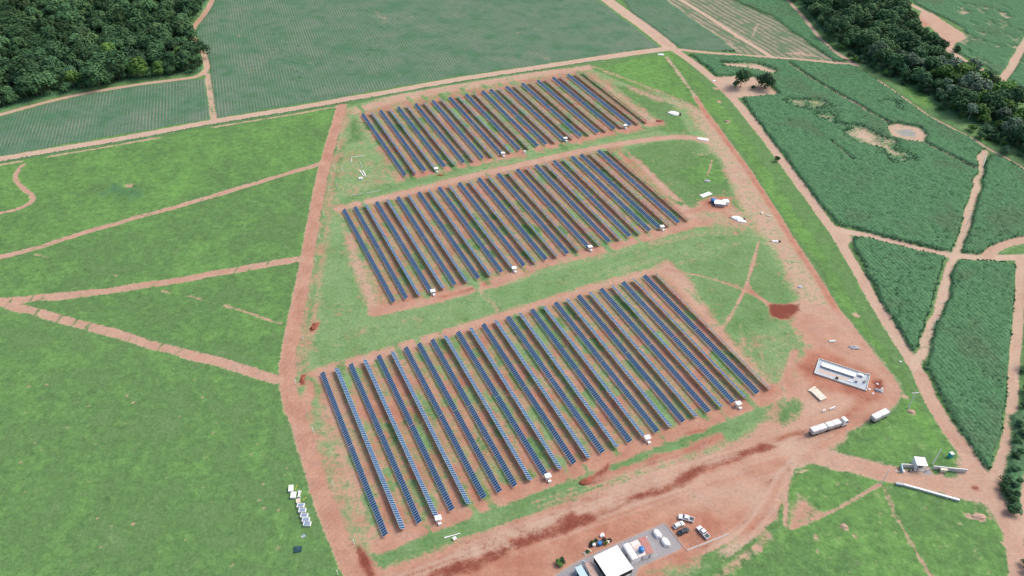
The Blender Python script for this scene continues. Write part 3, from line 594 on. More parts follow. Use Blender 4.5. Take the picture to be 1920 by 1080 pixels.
def tree_proto(kind, i):
    key = (kind, i)
    if key not in CROWNS:
        q = random.Random(100+i)
        r, h0, h1, lm, bm_ = {'dark': (5.2, 2.2, 11.0, LEAF, BARK), 'light': (4.9, 2.4, 11.0, LEAFY, BARK), 'grey': (4.0, 4.5, 12.0, LEAFG, PALEBARK), 'round': (4.9, .6, 9.0, LEAF, BARK), 'bush': (2.4, .3, 4.2, LEAF, BARK), 'lbush': (2.4, .3, 3.6, LEAFY, BARK)}[kind]
        r *= q.uniform(.85, 1.15); bush = 'bush' in kind
        V, F, t = crown_arrays(r, h0, h1, 760 if not bush else 380, 50+i, .72 if not bush else .42, 9 if not bush else 6)
        CROWNS[key] = (fastmesh('crown', V, F, lm, {'tint': t}, False), trunk_mb(h0+1.2 if not bush else 1.2, .26 if not bush else .09, r, 10+i).mesh('trunk', bm_), (V, F, t))
    return CROWNS[key]
def tree(kind, i, x, y, sc, rz, label, group=None, name='tree', cat='tree', sz=1.0):
    cm_, tm, _ = tree_proto(kind, i); o = thing(name, (x, y, 0), label, cat, rz, group); o.scale = (sc, sc, sc*sz)
    link('trunk', tm, o); link('crown', cm_, o); return o
def scatter(poly, sp, seed, lim=.70):
    P = GP(poly); q = np.random.default_rng(seed); x0, y0 = P.min(0); x1, y1 = P.max(0); pts = []; ins = lambda a: sum(((P[k][1] > a[1]) != (P[(k+1) % len(P)][1] > a[1])) and (a[0] < (P[(k+1) % len(P)][0]-P[k][0])*(a[1]-P[k][1])/(P[(k+1) % len(P)][1]-P[k][1]+1e-12)+P[k][0]) for k in range(len(P))) % 2
    gx = {}
    for yy in np.arange(y0, y1, sp*.86):
        for xx in np.arange(x0+(sp/2 if int(yy/sp/.86) % 2 else 0), x1, sp):
            a = (xx+q.uniform(-.38, .38)*sp, yy+q.uniform(-.38, .38)*sp)
            if abs(a[0]) < lim*a[1]+25 and ins(a): pts.append((a[0], a[1], q.random(), q.random(), q.random()))
    return pts
allt = [(p, 'NW') for p in scatter(NWF, 7.0, 3)]+[(p, 'R') for p in scatter(RWF, 7.0, 4)]
def inframe(p):
    d = np.array([p[0], p[1], 8-CAM_H]); z = d@FW; u = 960+FPX*(d@RT)/z; v = 540-FPX*(d@UP)/z; return -15 < u < 1935 and -15 < v < 1095, math.hypot(p[0], p[1])
inn = sorted([(inframe(p)[1], p, wd) for p, wd in allt if inframe(p)[0]], key=lambda a: a[0]); print('trees in frame', len(inn), 'of', len(allt))
IND = inn[:292]; rest = [(p, wd) for _, p, wd in inn[292:]]+[(p, wd) for p, wd in allt if not inframe(p)[0]]
LABT = {('NW', 'dark'): 'dark green broadleaf tree of the dense forest at the top left', ('NW', 'light'): 'yellow green tree standing out in the dense forest at the top left', ('R', 'dark'): 'dark green tree of the wooded strip at the upper right', ('R', 'light'): 'light yellow green tree in the wooded strip at the upper right', ('R', 'grey'): 'grey green slender tree with pale trunk in the upper right wooded strip'}
def kindof(p, wd):
    if wd == 'NW': return 'light' if p[2] < .10 else 'dark'
    return 'light' if p[2] < .14 else 'grey' if p[2] < .45 else 'dark'
for d_, p, wd in IND:
    k = kindof(p, wd); tree(k, int(p[3]*6), p[0], p[1], .62+.95*p[4]**2, p[3]*40, LABT[(wd, k)], {'NW': 'trees of the forest at the top left', 'R': 'trees of the wooded strip at the upper right'}[wd]+(' ' + {'dark': '', 'light': 'light green', 'grey': 'grey green'}[k]).rstrip())
Vb, Fb, tb, ob = [], [], [], []; off = 0
for p, wd in rest:
    V, F, t = tree_proto('dark', int(p[3]*6))[2]; s = .62+.95*p[4]**2; a = p[3]*40; Q = V*s; Q = np.stack([Q[:, 0]*math.cos(a)-Q[:, 1]*math.sin(a)+p[0], Q[:, 0]*math.sin(a)+Q[:, 1]*math.cos(a)+p[1], Q[:, 2]], 1)
    Vb.append(Q); Fb.append(F+off); off += len(V); tb.append(t); ob.append(np.full(len(V), p[2]))
if Vb: tag(link('forest', fastmesh('forest', np.concatenate(Vb), np.concatenate(Fb), LEAFS, {'tint': np.concatenate(tb), 'own': np.concatenate(ob)}, False)), 'far mass of dark green forest crowns behind the nearer trees', 'forest', kind='stuff')
# understorey shrubs along the edge of the right wood
g_ = 'shrubs along the wooded strip'
for k in range(60):
    t = rng.random(); P = GP([(1560, 92), (1600, 112), (1650, 140), (1700, 160), (1760, 200), (1830, 245), (1890, 280), (1950, 320)]); i = min(int(t*7), 6); f = t*7-i; a = P[i]*(1-f)+P[i+1]*f; a = a+rng.normal(scale=4, size=2)+np.array([2, 3])
    tree('bush' if rng.random() < .75 else 'lbush', int(rng.integers(4)), a[0], a[1], .7+.7*rng.random(), rng.random()*6, 'low green shrub on the grassy edge of the upper right wooded strip', g_, 'shrub', 'shrub')
# lone trees
for (x, y, k, i, sc, sz, lab) in ((1388, 164, 'round', 1, 1.2, 1.25, 'tall rounded tree, left one of the pair in the bare yard by the long road'), (1378, 164, 'round', 2, .55, .9, 'small dark tree at the left foot of the tall tree in the bare yard'), (1434, 166, 'round', 3, 1.2, 1.0, 'round dense dark tree, right one of the pair in the bare yard')):
    a = gp(x, y); tree(k, i, a[0], a[1], sc, i, lab, sz=sz)
for (x, y, sc, lab) in ((1457, 303, .85, 'single dark green bush at the edge of the long dirt road'), (-6, 372, 1.5, 'dark bush cut by the left edge beside the looping pasture path'), (1793, 97, 1.1, 'dark bush beside the pale track above the wooded strip'), (1735, 62, 1.0, 'dark bush at the lower rim of the orange clearing'), (1752, 76, 1.2, 'wide green bush below the orange clearing at the wood edge'), (1412, 168, .7, 'low grey bush between the two yard trees')):
    a = gp(x, y); tree('bush', int(sc*3) % 4, a[0], a[1], sc, sc*5, lab, None, 'bush', 'bush')
HB = [(1915, 700), (1922, 735), (1916, 765), (1925, 790), (1908, 800), (1904, 830), (1912, 850), (1918, 820), (1902, 860), (1896, 885), (1908, 885), (1884, 905), (1898, 915), (1910, 905), (1885, 930), (1898, 945), (1905, 930), (1902, 960), (1892, 960), (1878, 918), (1925, 860), (1930, 1075), (1922, 1060)]
for i, (x, y) in enumerate(HB):
    a = gp(x, y); tree('bush', i % 4, a[0], a[1], .55+.4*((i*37) % 10)/10, i, 'dark green bush of the hedge between the two dirt roads at the lower right edge', 'hedge bushes at the lower right edge', 'hedge_bush', 'bush')
a = gp(1925, 690); tree('light', 2, a[0], a[1], .6, 1, 'yellow green tree hanging over the dirt road at the right edge')
a = gp(1935, 750); tree('dark', 1, a[0], a[1], .55, 1, 'dark green tree at the right edge below the yellow green one')

# ------------------------------------------------------------------ solar trackers
n = NT('module_glass'); r_ = n.rnd(); o_ = n.new('ShaderNodeTexCoord').outputs['Object']; sx = n.new('ShaderNodeSeparateXYZ'); n.nt.links.new(o_, sx.inputs[0])
gx_ = n.math('ABSOLUTE', n.sub(n.math('FRACT', n.mul(sx.outputs[0], 1/.17)), .5)); gy_ = n.math('ABSOLUTE', n.sub(n.math('FRACT', n.mul(sx.outputs[1], 1/.155)), .5))
grid = n.ss(n.math('MAXIMUM', gx_, gy_), .465, .49); c = n.mix(r_, (.017, .057, .128), (.025, .071, .150)); c = n.mix(n.mul(grid, .35), c, (.18, .24, .32))
GLASS = n.out(c, .22, .20)
ALU = simple('aluminium_frame', (.37, .48, .58), .5, .4, .1, .05); STEEL = simple('galvanised_steel', (.42, .43, .43), .5, .4, .4, .1); BACK = simple('module_back', (.52, .50, .47), .8, .1)
MW, ML, PITCHM = 2.16, .945, .9965          # module across, along the row, spacing
def module_mb(m, y):
    fr = .07; x0, x1 = -MW/2, MW/2; a, b = y-ML/2, y+ML/2
    m.cur = 0; m.box((0, y, .100), (MW, ML, .035))
    m.cur = 1; m.add([(x0+fr, a+fr, .1206), (x1-fr, a+fr, .1206), (x1-fr, b-fr, .1206), (x0+fr, b-fr, .1206)], [(0, 1, 2, 3)])
    m.cur = 2; m.add([(x0+fr, a+fr, .0796), (x1-fr, a+fr, .0796), (x1-fr, b-fr, .0796), (x0+fr, b-fr, .0796)], [(3, 2, 1, 0)])
    m.cur = 0; return m
MOD = module_mb(MB(), 0.0).mesh('solar_module', [ALU, GLASS, BACK])
NM = 84; ys = [(k-(NM-1)/2)*PITCHM+(.12 if k >= NM/2 else -.12) for k in range(NM)]
tb_ = MB()
for y in ys: module_mb(tb_, y)
TABLE = tb_.mesh('module_table', [ALU, GLASS, BACK])
TUBE = MB().box((0, 0, 0), (.13, 84.2, .13)).mesh('torque_tube', STEEL); POST = MB().box((0, 0, -.78), (.10, .16, 1.44)).box((0, 0, -.06), (.3, .09, .12)).mesh('post', STEEL)
MOTOR = MB().box((-.25, 0, -.35), (.28, .3, .4)).tube((-.25, 0, -.3), (.35, 0, -.05), .05, .05, 6).mesh('drive_motor', STEEL)
ORD = ['first', 'second', 'third', 'fourth', 'fifth', 'sixth', 'seventh', 'eighth', 'ninth', 'tenth', 'eleventh', 'twelfth', 'thirteenth', 'fourteenth', 'fifteenth', 'sixteenth', 'seventeenth', 'eighteenth', 'nineteenth', 'twentieth', 'twenty-first', 'twenty-second', 'twenty-third', 'twenty-fourth', 'twenty-fifth', 'twenty-sixth', 'twenty-seventh', 'last']
TILT = {'W': 27, 'N': -29}
BLOCKS = [('near', 27.3715, 236.11, 153.46, 'WNWNWNWWWNWNWNWNWNWNWNWNWNWN'), ('middle', 68.461, 350.46, 268.80, 'WWNWNWNWNWNWNWNWNWNWNWNWWNWN'), ('far', 109.685, 454.41, 372.45, 'WNWNWNWNWNWNWNWWNWNWNWNWNWNN')]
cy, sy = math.cos(YAW), math.sin(YAW)
def site(gx, gy): return gx*cy-gy*sy, gx*sy+gy*cy
for bn, x0, yt, yb, pat in BLOCKS:
    for i in range(28):
        # row centre: measured row ends
        gx = x0+6.0*i; gy = (yt+yb)/2; X, Y = site(gx, gy); k = pat[i]
        tilt = TILT[k]+rng.uniform(-3.5, 3.5)-(14 if i == 27 else 0)-(5 if k == 'N' and bn != 'near' else 0)
        side = 'facing the viewer' if k == 'W' else 'tilted away'
        o = thing('solar_tracker', (X, Y, 1.45), f'{ORD[i]} solar panel row from the left in the {bn} block, {side}', 'solar panel row', YAW, f'solar panel rows of the {bn} block')
        tu = link('torque_tube', TUBE, o); tu.rotation_euler = (0, R(-tilt), 0)
        for yy in np.linspace(-40.5, 40.5, 13): p = link('post', POST, o); p.location = (0, yy, 0)
        link('drive_motor', MOTOR, o)
        if bn == 'far':
            t_ = link('module_table', TABLE, o); t_.rotation_euler = (0, R(-tilt), 0)
        else:
            for yy in ys: m_ = link('solar_module', MOD, o); m_.location = (0, yy, 0); m_.rotation_euler = (0, R(-tilt), 0)

# ------------------------------------------------------------------ materials of built things
WHITE = simple('white_paint', (.80, .80, .79), .5, .4, 0, .04, (.55, .50, .45), .8, .35); WHITE2 = simple('white_sheet', (.78, .78, .77), .7, .2, 0, .06, (.55, .46, .40), 1.1, .4)
CREAM = simple('cream_board', (.66, .58, .46), .8, .2, 0, .1, (.42, .30, .22), 1.0, .5); CONC = simple('concrete', (.40, .40, .39), .9, .2, 0, .12, (.30, .24, .20), .6, .5)
POLE = simple('pole_concrete', (.72, .72, .68), .8, .2, 0, .05); PALE = simple('pale_concrete', (.56, .56, .52), .85, .2, 0, .1, (.40, .34, .28), .9, .4); BLUEGREY = simple('wet_slab', (.37, .42, .46), .6, .4, 0, .1, (.42, .36, .30), .25, .6)
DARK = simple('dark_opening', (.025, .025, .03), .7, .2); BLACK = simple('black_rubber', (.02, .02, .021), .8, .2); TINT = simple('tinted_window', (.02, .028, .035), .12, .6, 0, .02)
PINK = simple('pink_roof', (.42, .20, .17), .8, .2, 0, .1, (.30, .13, .10), .8, .5); BROWNROOF = simple('dusty_roof', (.46, .32, .26), .8, .2, 0, .1, (.34, .2, .15), .8, .5); SKYB = simple('light_blue_roof', (.42, .56, .64), .6, .3, 0, .05, (.45, .42, .38), .7, .3)
BLUE = simple('blue_plastic', (.03, .17, .42), .35, .5, 0, .05); TEAL = simple('teal_plastic', (.02, .36, .34), .45, .5, 0, .05); NAVY = simple('dark_car_paint', (.035, .045, .055), .25, .6, .3, .05)
CARW = simple('white_car_paint', (.80, .81, .82), .25, .6, 0, .02, (.6, .5, .42), .6, .15); SIDEG = simple('trailer_side', (.46, .44, .43), .7, .3, 0, .06, (.40, .28, .22), .6, .5); TARP = simple('trailer_tarp', (.70, .70, .69), .75, .2, 0, .05, (.5, .44, .38), .5, .4); GREYP = simple('grey_panel', (.40, .40, .41), .7, .3, 0, .08, (.35, .26, .2), .7, .5)
WOOD = simple('weathered_wood', (.36, .28, .19), .9, .1, 0, .2); OLIVE = simple('olive_cloth', (.12, .12, .06), .9, .1, 0, .2); SOILR = simple('loose_red_earth', (.26, .085, .055), .95, .1, 0, .2); RUBBLE = simple('grey_rubble', (.33, .32, .33), .9, .1, 0, .25); YEL = simple('yellow_paint', (.55, .50, .08), .6, .3); LAMP = simple('lamp_glass', (.7, .68, .6), .2, .6, 0, .02); REDL = simple('red_lamp', (.35, .03, .02), .3, .5, 0, .02)
TANSOIL = simple('heaped_pale_earth', (.42, .29, .22), .95, .1, 0, .15)

# ------------------------------------------------------------------ inverter stations at the row ends
def inverter_proto():
    o = thing('inverter_station', (0, 0, 0), 'x', 'inverter')
    MB().prism([(-1.15, -1.0), (1.15, -1.0), (1.15, 1.0), (-1.15, 1.0)], 2.0, 2.12, .04).build('roof', WHITE, o)
    MB().box((0, .25, 1.05), (1.5, .7, 1.7)).box((0, .25, .1), (1.7, .9, .2)).build('cabinet', WHITE, o)
    d = MB().box((0, -.115, 1.05), (1.3, .03, 1.45)).build('door', PALE, o)
    for a in (-1, 1):
        for b in (-1, 1): MB().box((a*1.0, b*.85, 1.0), (.08, .08, 2.0)).build('post', STEEL, o)
    MB().box((.15, -1.55, .45), (1.1, .8, .9)).build('switch_box', WHITE, o)
    return o
inv = None
for bn, pts in (('near', [(822, 977), (1027, 898), (1213, 826), (1383, 762)]), ('middle', [(812, 551), (964, 508), (1106, 468), (1241, 430)]), ('far', [(818, 321), (943, 292), (1060, 264), (1172, 240)])):
    for i, (x, y) in enumerate(pts):
        o = inverter_proto() if inv is None else copy_tree(inv); inv = inv or o
        a = gp(x, y); o.location = (a[0], a[1], 0); o.rotation_euler = (0, 0, YAW-.12)
        tag(o, f'{ORD[i]} white inverter shelter from the left at the foot of the {bn} block', 'inverter', f'white inverter shelters of the {bn} block')
a = gp(984, 287); o = thing('electrical_cabinet', a, 'small white cabinet alone between two inverter shelters of the far block', 'cabinet', YAW); MB().box((0, 0, .7), (1.0, .8, 1.4)).build('cabinet_body', WHITE, o); MB().box((0, 0, 1.45), (1.2, 1.0, .08)).build('lid', WHITE, o)

# ------------------------------------------------------------------ vehicles
def wheels(o, xs, y, r=.34, w_=.22):
    for x in xs:
        for s in (-1, 1):
            wh = MB().tube((x, s*y-w_/2, r), (x, s*y+w_/2, r), r, r, 14).build('wheel', BLACK, o); MB().tube((x, s*(y+w_/2+.002), r), (x, s*(y+w_/2+.02), r), r*.55, r*.5, 10).build('rim', STEEL, wh)
def body_loft(m, prof, wl, wr=None):
    """car body: side profile (x, z, half width) lower and upper chains"""
    n_ = len(prof); vs = []
    for x, z, hw in prof: vs += [(x, -hw, z), (x, hw, z)]
    fs = [(2*i, 2*((i+1) % n_), 2*((i+1) % n_)+1, 2*i+1) for i in range(n_)]; fs += [tuple(2*i for i in range(n_)), tuple(2*i+1 for i in range(n_-1, -1, -1))]
    m.add(vs, fs); return m
def car(kind, p0, p1, label, cat, paint_):
    """p0 front, p1 rear in the photo"""
    a = np.array(gp(*p0, .8)); b = np.array(gp(*p1, .8)); c = (a+b)/2; d = a-b; o = thing({'pickup': 'pickup_truck'}.get(kind, 'parked_car'), (c[0], c[1]), label, cat, math.atan2(d[1], d[0]))
    L = {'pickup': 5.3, 'hatch': 4.2, 'sedan': 4.3}[kind]; h = L/2; W_ = .92
    if kind == 'pickup':
        body = [(h, .45, .80), (h, .80, .84), (h-.25, 1.02, .88), (h-1.35, 1.12, W_), (-h, 1.10, W_), (-h, .45, W_)]
        cab = [(h-1.30, 1.10, .86), (h-2.05, 1.72, .70), (h-3.25, 1.74, .70), (h-3.55, 1.10, .86)]
    else:
        body = [(h, .40, .74), (h, .72, .78), (h-.25, .90, .84), (h-1.15, 1.0, .88), (-h+.15, 1.02, .86), (-h, .85, .80), (-h, .40, .78)]
        cab = [(h-1.05, .98, .82), (h-1.80, 1.46, .64), (-h+(.55 if kind == 'hatch' else 1.15), 1.48, .64), (-h+(.12 if kind == 'hatch' else .45), 1.0, .80)]
    body_loft(MB(), body, W_).build('body', paint_, o, bevel=.06)
    body_loft(MB(), cab, W_).build('cabin', paint_, o, bevel=.05)
    def quad(nm, i, j, sh=.985):
        (x0, z0, w0), (x1, z1, w1) = cab[i], cab[j]; f = .16; A = (x0+(x1-x0)*f, z0+(z1-z0)*f, w0+(w1-w0)*f); B = (x1+(x0-x1)*.10, z1+(z0-z1)*.10, w1+(w0-w1)*.10)
        nx_, nz_ = (z1-z0), -(x1-x0); l = math.hypot(nx_, nz_); nx_, nz_ = nx_/l, nz_/l
        if nz_ < 0: nx_, nz_ = -nx_, -nz_
        e = .035; MB().add([(A[0]+nx_*e, -A[2]*.88, A[1]+nz_*e), (A[0]+nx_*e, A[2]*.88, A[1]+nz_*e), (B[0]+nx_*e, B[2]*.88, B[1]+nz_*e), (B[0]+nx_*e, -B[2]*.88, B[1]+nz_*e)], [(0, 1, 2, 3)]).build(nm, TINT, o)
    quad('windscreen', 0, 1); quad('rear_window', 3, 2)
    for s in (-1, 1):
        (xa, za, wa), (xb, zb, wb), (xc, zc, wc), (xd, zd, wd_) = cab; e = .02
        MB().add([(xa-.32, s*(wa-.02+e), za+.10), (xb-.08, s*(wb+e+.02), zb-.10), (xc+.08, s*(wc+e+.02), zc-.10), (xd+.28, s*(wd_-.02+e), zd+.10)], [(0, 1, 2, 3)]).build('side_window', TINT, o)
        MB().box((h-.02, s*.6, .68), (.1, .34, .16)).build('headlight', LAMP, o); MB().box((-h+.0, s*.66, .78), (.06, .2, .2)).build('tail_light', REDL, o)
        MB().box((cab[0][0]-.45, s*(W_+.06), 1.08), (.16, .2, .14)).build('mirror', paint_, o)
    if kind == 'pickup': MB().box((-h+.82, 0, 1.113), (1.5, 1.52, .05)).build('bed_cover', simple('bed_liner', (.055, .075, .08), .6, .3), o)
    wheels(o, (h-.95, -h+1.0), W_-.12); return o
car('pickup', (1273.5, 968), (1300, 974.5), 'white pickup truck with a dark bed, topmost of the parked vehicles', 'pickup', CARW)
car('hatch', (1283, 979), (1262.5, 988.5), 'white hatchback parked beside the gravel pad, touching the dark car', 'car', CARW)
car('sedan', (1291, 991), (1272, 1000), 'dark grey car parked close below the white hatchback', 'car', NAVY)
car('pickup', (1309.5, 988), (1327.5, 1007.5), 'white pickup truck with a dark bed parked apart on the red soil', 'pickup', CARW)

def hex_trailer(o, x0, x1, zf, w_=1.25, h_=3.2, ribs=1, mat=TARP, nm='trailer_body'):
    prof = [(-w_, zf), (w_, zf), (w_, h_-.32), (w_*.84, h_), (-w_*.84, h_), (-w_, h_-.32)]; e = .35
    vs = []
    for x, k in ((x0, .93), (x0+e, 1), (x1-e, 1), (x1, .93)): vs += [(x, y*k, zf+(z-zf)*(k if k < 1 else 1)) for y, z in prof]
    fs = [tuple(range(5, -1, -1)), tuple(range(18, 24))]+[(j*6+i, j*6+(i+1) % 6, (j+1)*6+(i+1) % 6, (j+1)*6+i) for j in range(3) for i in range(6)]
    b = MB().add(vs, fs); b.mi = [0 if f and all(i % 6 in (2, 3, 4, 5) for i in f) and len(f) == 4 and not set(i % 6 for i in f) <= {2} and set(i % 6 for i in f) not in ({1, 2}, {5, 0}) else 1 for f in b.f]; b = b.build(nm, [mat, SIDEG], o)
    for k in range(ribs):
        x = x0+(x1-x0)*(k+1)/(ribs+1); r = [(y*1.02, zf+(z-zf)*1.012) for y, z in prof[1:]]+[(-w_*1.02, zf)]
        m = MB()
        for (ya, za), (yb, zb) in zip(r[:-1], r[1:]): m.tube((x, ya, za), (x, yb, zb), .06, .06, 5)
        m.build('roof_rib', GREYP, b)
    return b
def axle_set(o, xs, nm='wheel'):
    for x in xs:
        for s in (-1, 1): MB().tube((x, s*.85-.25, .5), (x, s*.85+.25, .5), .5, .5, 12).build(nm, BLACK, o)
a = np.array(gp(1585, 794)); b = np.array(gp(1518, 815.5)); d = a-b; L = float(np.linalg.norm(d)); c = (a+b)/2
o = thing('semi_truck', (c[0], c[1]), 'white truck pulling two covered grain trailers on the dirt lane', 'truck', math.atan2(d[1], d[0])); h = L/2
xt = h-3.4
hex_trailer(o, xt-6.4, xt-.2, 1.25); hex_trailer(o, -h, xt-6.8, 1.25)
MB().box(((xt-h)/2, 0, 1.0), (xt+h-.5, .9, .3)).build('chassis', DARK, o)
body_loft(MB(), [(h, .7, 1.1), (h, 1.7, 1.15), (h-.25, 2.9, 1.15), (h-.8, 3.25, 1.1), (h-2.1, 3.35, 1.1), (h-2.25, .9, 1.2), (h-2.0, .7, 1.2)], 1).build('cab', CARW, o, bevel=.08)
MB().add([(h-.005+.03, -1.0, 1.85), (h+.025, 1.0, 1.85), (h-.2, 1.0, 2.75), (h-.2, -1.0, 2.75)], [(0, 1, 2, 3)]).build('windscreen', TINT, o)
for s in (-1, 1):
    MB().add([(h-.35, s*1.18, 1.9), (h-.5, s*1.17, 2.7), (h-1.2, s*1.17, 2.75), (h-1.25, s*1.2, 1.9)], [(0, 1, 2, 3)]).build('side_window', TINT, o); MB().tube((h-2.9, s*.9, .75), (h-1.9, s*.9, .75), .34, .34, 10).build('fuel_tank', STEEL, o); MB().box((h-.2, s*1.35, 2.3), (.1, .2, .6)).build('mirror', BLACK, o); MB().box((h+.01, s*.8, 1.0), (.08, .35, .22)).build('headlight', LAMP, o)
MB().box((h-.02, 0, .6), (.2, 2.3, .4)).build('bumper', CARW, o)
axle_set(o, (h-1.1, h-3.2, xt-1.5, xt-5.2, xt-6.5, -h+.9, -h+2.2))
a = np.array(gp(1663, 777)); b = np.array(gp(1633, 791.5)); d = a-b; L = float(np.linalg.norm(d)); c = (a+b)/2
o = thing('grain_trailer', (c[0], c[1]), 'short covered grain trailer standing alone at the end of the lane', 'trailer', math.atan2(d[1], d[0])); h = L/2
hex_trailer(o, -h, h-.9, 1.2, ribs=1); MB().box((0, 0, 1.0), (L-.3, .9, .3)).build('chassis', DARK, o); MB().box((h-.45, 0, 2.0), (.12, 2.3, 1.8)).build('front_frame', GREYP, o); MB().box((-h-.03, 0, 1.9), (.06, 2.0, 1.2)).build('tailgate', GREYP, o); axle_set(o, (-h+1.0, -h+2.3, h-2.0))

# ------------------------------------------------------------------ bottom compound
def quad_thing(name, px, hh, label, cat, roofmat, wallmat, overhang=.0, parapet=False, extra=None):
    """box building whose roof corners (at height hh) are seen at the photo points px; returns root and local frame size"""
    P = GP(px, hh); c = P.mean(0); e = P[1]-P[0]; f = P[3]-P[0]; rz = math.atan2(e[1], e[0]); W_ = (np.linalg.norm(e)+np.linalg.norm(P[2]-P[3]))/2; D_ = (np.linalg.norm(f)+np.linalg.norm(P[2]-P[1]))/2
    if e[0]*f[1]-e[1]*f[0] < 0: rz, W_, D_ = math.atan2(f[1], f[0]), D_, W_
    o = thing(name, (c[0], c[1]), label, cat, rz)
    if wallmat: MB().box((0, 0, (hh-.15)/2), (W_-2*overhang, D_-2*overhang, hh-.15)).build('wall', wallmat, o)
    if roofmat: MB().box((0, 0, hh-.075+.003), (W_+.06, D_+.06, .15)).build('roof', roofmat, o)
    return o, W_, D_
# canopy hall
o, W_, D_ = quad_thing('canopy', [(1113, 1043.3), (1157.5, 1022), (1187, 1065.8), (1142.5, 1088)], 4.6, 'large square white roofed canopy with black open sides in the compound', 'canopy', WHITE, None)
for x in (-1, 0, 1):
    for y in (-1, 0, 1):
        if x or y: MB().box((x*(W_/2-.25), y*(D_/2-.25), 2.22), (.18, .18, 4.44)).build('post', STEEL, o)
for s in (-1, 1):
    MB().box((0, s*(D_/2-.12), 3.3), (W_-.4, .06, 2.2)).build('side_shade', DARK, o); MB().box((s*(W_/2-.12), 0, 3.3), (.06, D_-.5, 2.2)).build('side_shade', DARK, o)  # near-black sheets in the open sides stand in for shade under the roof
MB().box((0, 0, .05), (W_-.2, D_-.2, .1)).build('floor', CONC, o)
MB().box((-1.2, .3, .55), (2.2, 1.0, .9)).build('table', CREAM, o)
# round-topped white container
o, W_, D_ = quad_thing('container', [(1167, 1024), (1179.5, 1018), (1197, 1045), (1185, 1053)], 2.6, 'white container with curved top right beside the big white canopy', 'container', None, WHITE)
LX = W_ > D_; m = MB(); N_ = 8; half = (D_ if LX else W_)/2
prof = [(half*1.02*math.cos(math.pi*k/N_), 2.45+.7*math.sin(math.pi*k/N_)) for k in range(N_+1)]; ln_ = (W_ if LX else D_)/2+.05; vs = []
for s in (-1, 1): vs += [((s*ln_, y, z) if LX else (y, s*ln_, z)) for y, z in prof]
m.add(vs, [tuple(range(N_+1)), tuple(range(2*N_+1, N_, -1))]+[(i, i+1, N_+2+i, N_+1+i) for i in range(N_)]+[(0, N_+1, 2*N_+1, N_)]).build('roof', WHITE2, o, smooth=False)
MB().box((0, -D_/2-.02, 1.1), (.9 if not LX else .9, .05, 2.0)).build('door', GREYP, o)
# container under the blue water tank
o, W_, D_ = quad_thing('site_cabin', [(1182, 1018), (1195, 1011), (1212, 1037.5), (1199, 1046)], 2.6, 'white site cabin with pinkish dusty roof carrying a blue water tank', 'cabin', simple('dusty_white_roof', (.68, .60, .55), .8, .2, 0, .08, (.55, .36, .32), .5, .8), WHITE)
for s in (-.25, .25): MB().box((s*W_, -D_/2-.02, 1.3), (.9, .05, .9)).build('window', TINT, o)
MB().box((W_/2+.02, 0, 1.05), (.05, .9, 2.0)).build('door', GREYP, o)
a = gp(1202.5, 1033, 2.6); t = thing('water_tank', (a[0], a[1], 2.62), 'blue round water tank on the roof of the site cabin in the compound', 'water tank'); MB().lathe([(.85, 0), (1.0, 1.1), (1.03, 1.15)], n=24).build('tank_body', BLUE, t, True); MB().lathe([(1.06, 1.15), (1.05, 1.25), (.5, 1.5), (.2, 1.55)], n=24).build('lid', BLUE, t, True)
o, W_, D_ = quad_thing('site_cabin', [(1198, 1010), (1208.5, 1005), (1226, 1033), (1213.5, 1042)], 2.6, 'white site cabin with a pink red roof, rightmost in the compound', 'cabin', PINK, WHITE)
for s in (-.25, .25): MB().box((s*W_, -D_/2-.02, 1.3), (.9, .05, .9)).build('window', TINT, o)
MB().box((W_/2+.02, 0, 1.05), (.05, .9, 2.0)).build('door', GREYP, o); MB().box((-W_/2+.02, D_/2+.3, 1.0), (.3, .5, 2.0)).build('gas_box', WHITE, o)
o, W_, D_ = quad_thing('container', [(1078, 1064), (1089, 1059.5), (1106, 1085), (1094, 1092)], 2.6, 'light blue roofed container at the lower left of the compound', 'container', SKYB, simple('blue_wall', (.30, .38, .44), .6, .3))
MB().box((0, -D_/2-.02, 1.2), (W_*.4, .05, 2.1)).build('door', DARK, o)
o, W_, D_ = quad_thing('site_cabin', [(1096.5, 1056.5), (1107, 1052), (1124, 1081), (1112, 1087)], 2.6, 'pale cabin with a dusty brown roof between the light blue container and canopy', 'cabin', BROWNROOF, WHITE)
MB().box((0, -D_/2-.02, 1.1), (.9, .05, 2.0)).build('door', GREYP, o)
a = gp(1094, 1060); o = thing('white_banner', a, 'narrow white panel standing at the end of the brown roofed cabin', 'panel', 1.0); MB().box((0, 0, 1.5), (.12, 1.2, 2.2)).build('board', WHITE, o); MB().box((0, .4, .2), (.1, .1, .4)).build('post', STEEL, o); MB().box((0, -.4, .2), (.1, .1, .4)).build('post', STEEL, o)
# white hexagonal covered piles
for i, (x, y, lab) in enumerate(((1232, 1002.5, 'white tarp covered pile on the gravel pad, nearer the cars'), (1247.5, 1018, 'white tarp covered pile with wrinkled sides, lower one on the gravel pad'))):
    a = gp(x, y); o = thing('covered_pile', a, lab, 'covered pile', R(118)); hexa = [(-2.1, -.3), (-1.2, -1.1), (1.0, -1.15), (2.0, -.2), (1.2, 1.05), (-1.1, 1.1)]
    MB().prism(hexa, .05, 1.1, .16).prism([(p*.84, q*.84) for p, q in hexa], 1.1, 1.3, .5).build('tarp', WHITE2, o); MB().box((0, 0, .06), (3.4, 1.5, .1)).build('pallet', WOOD, o)
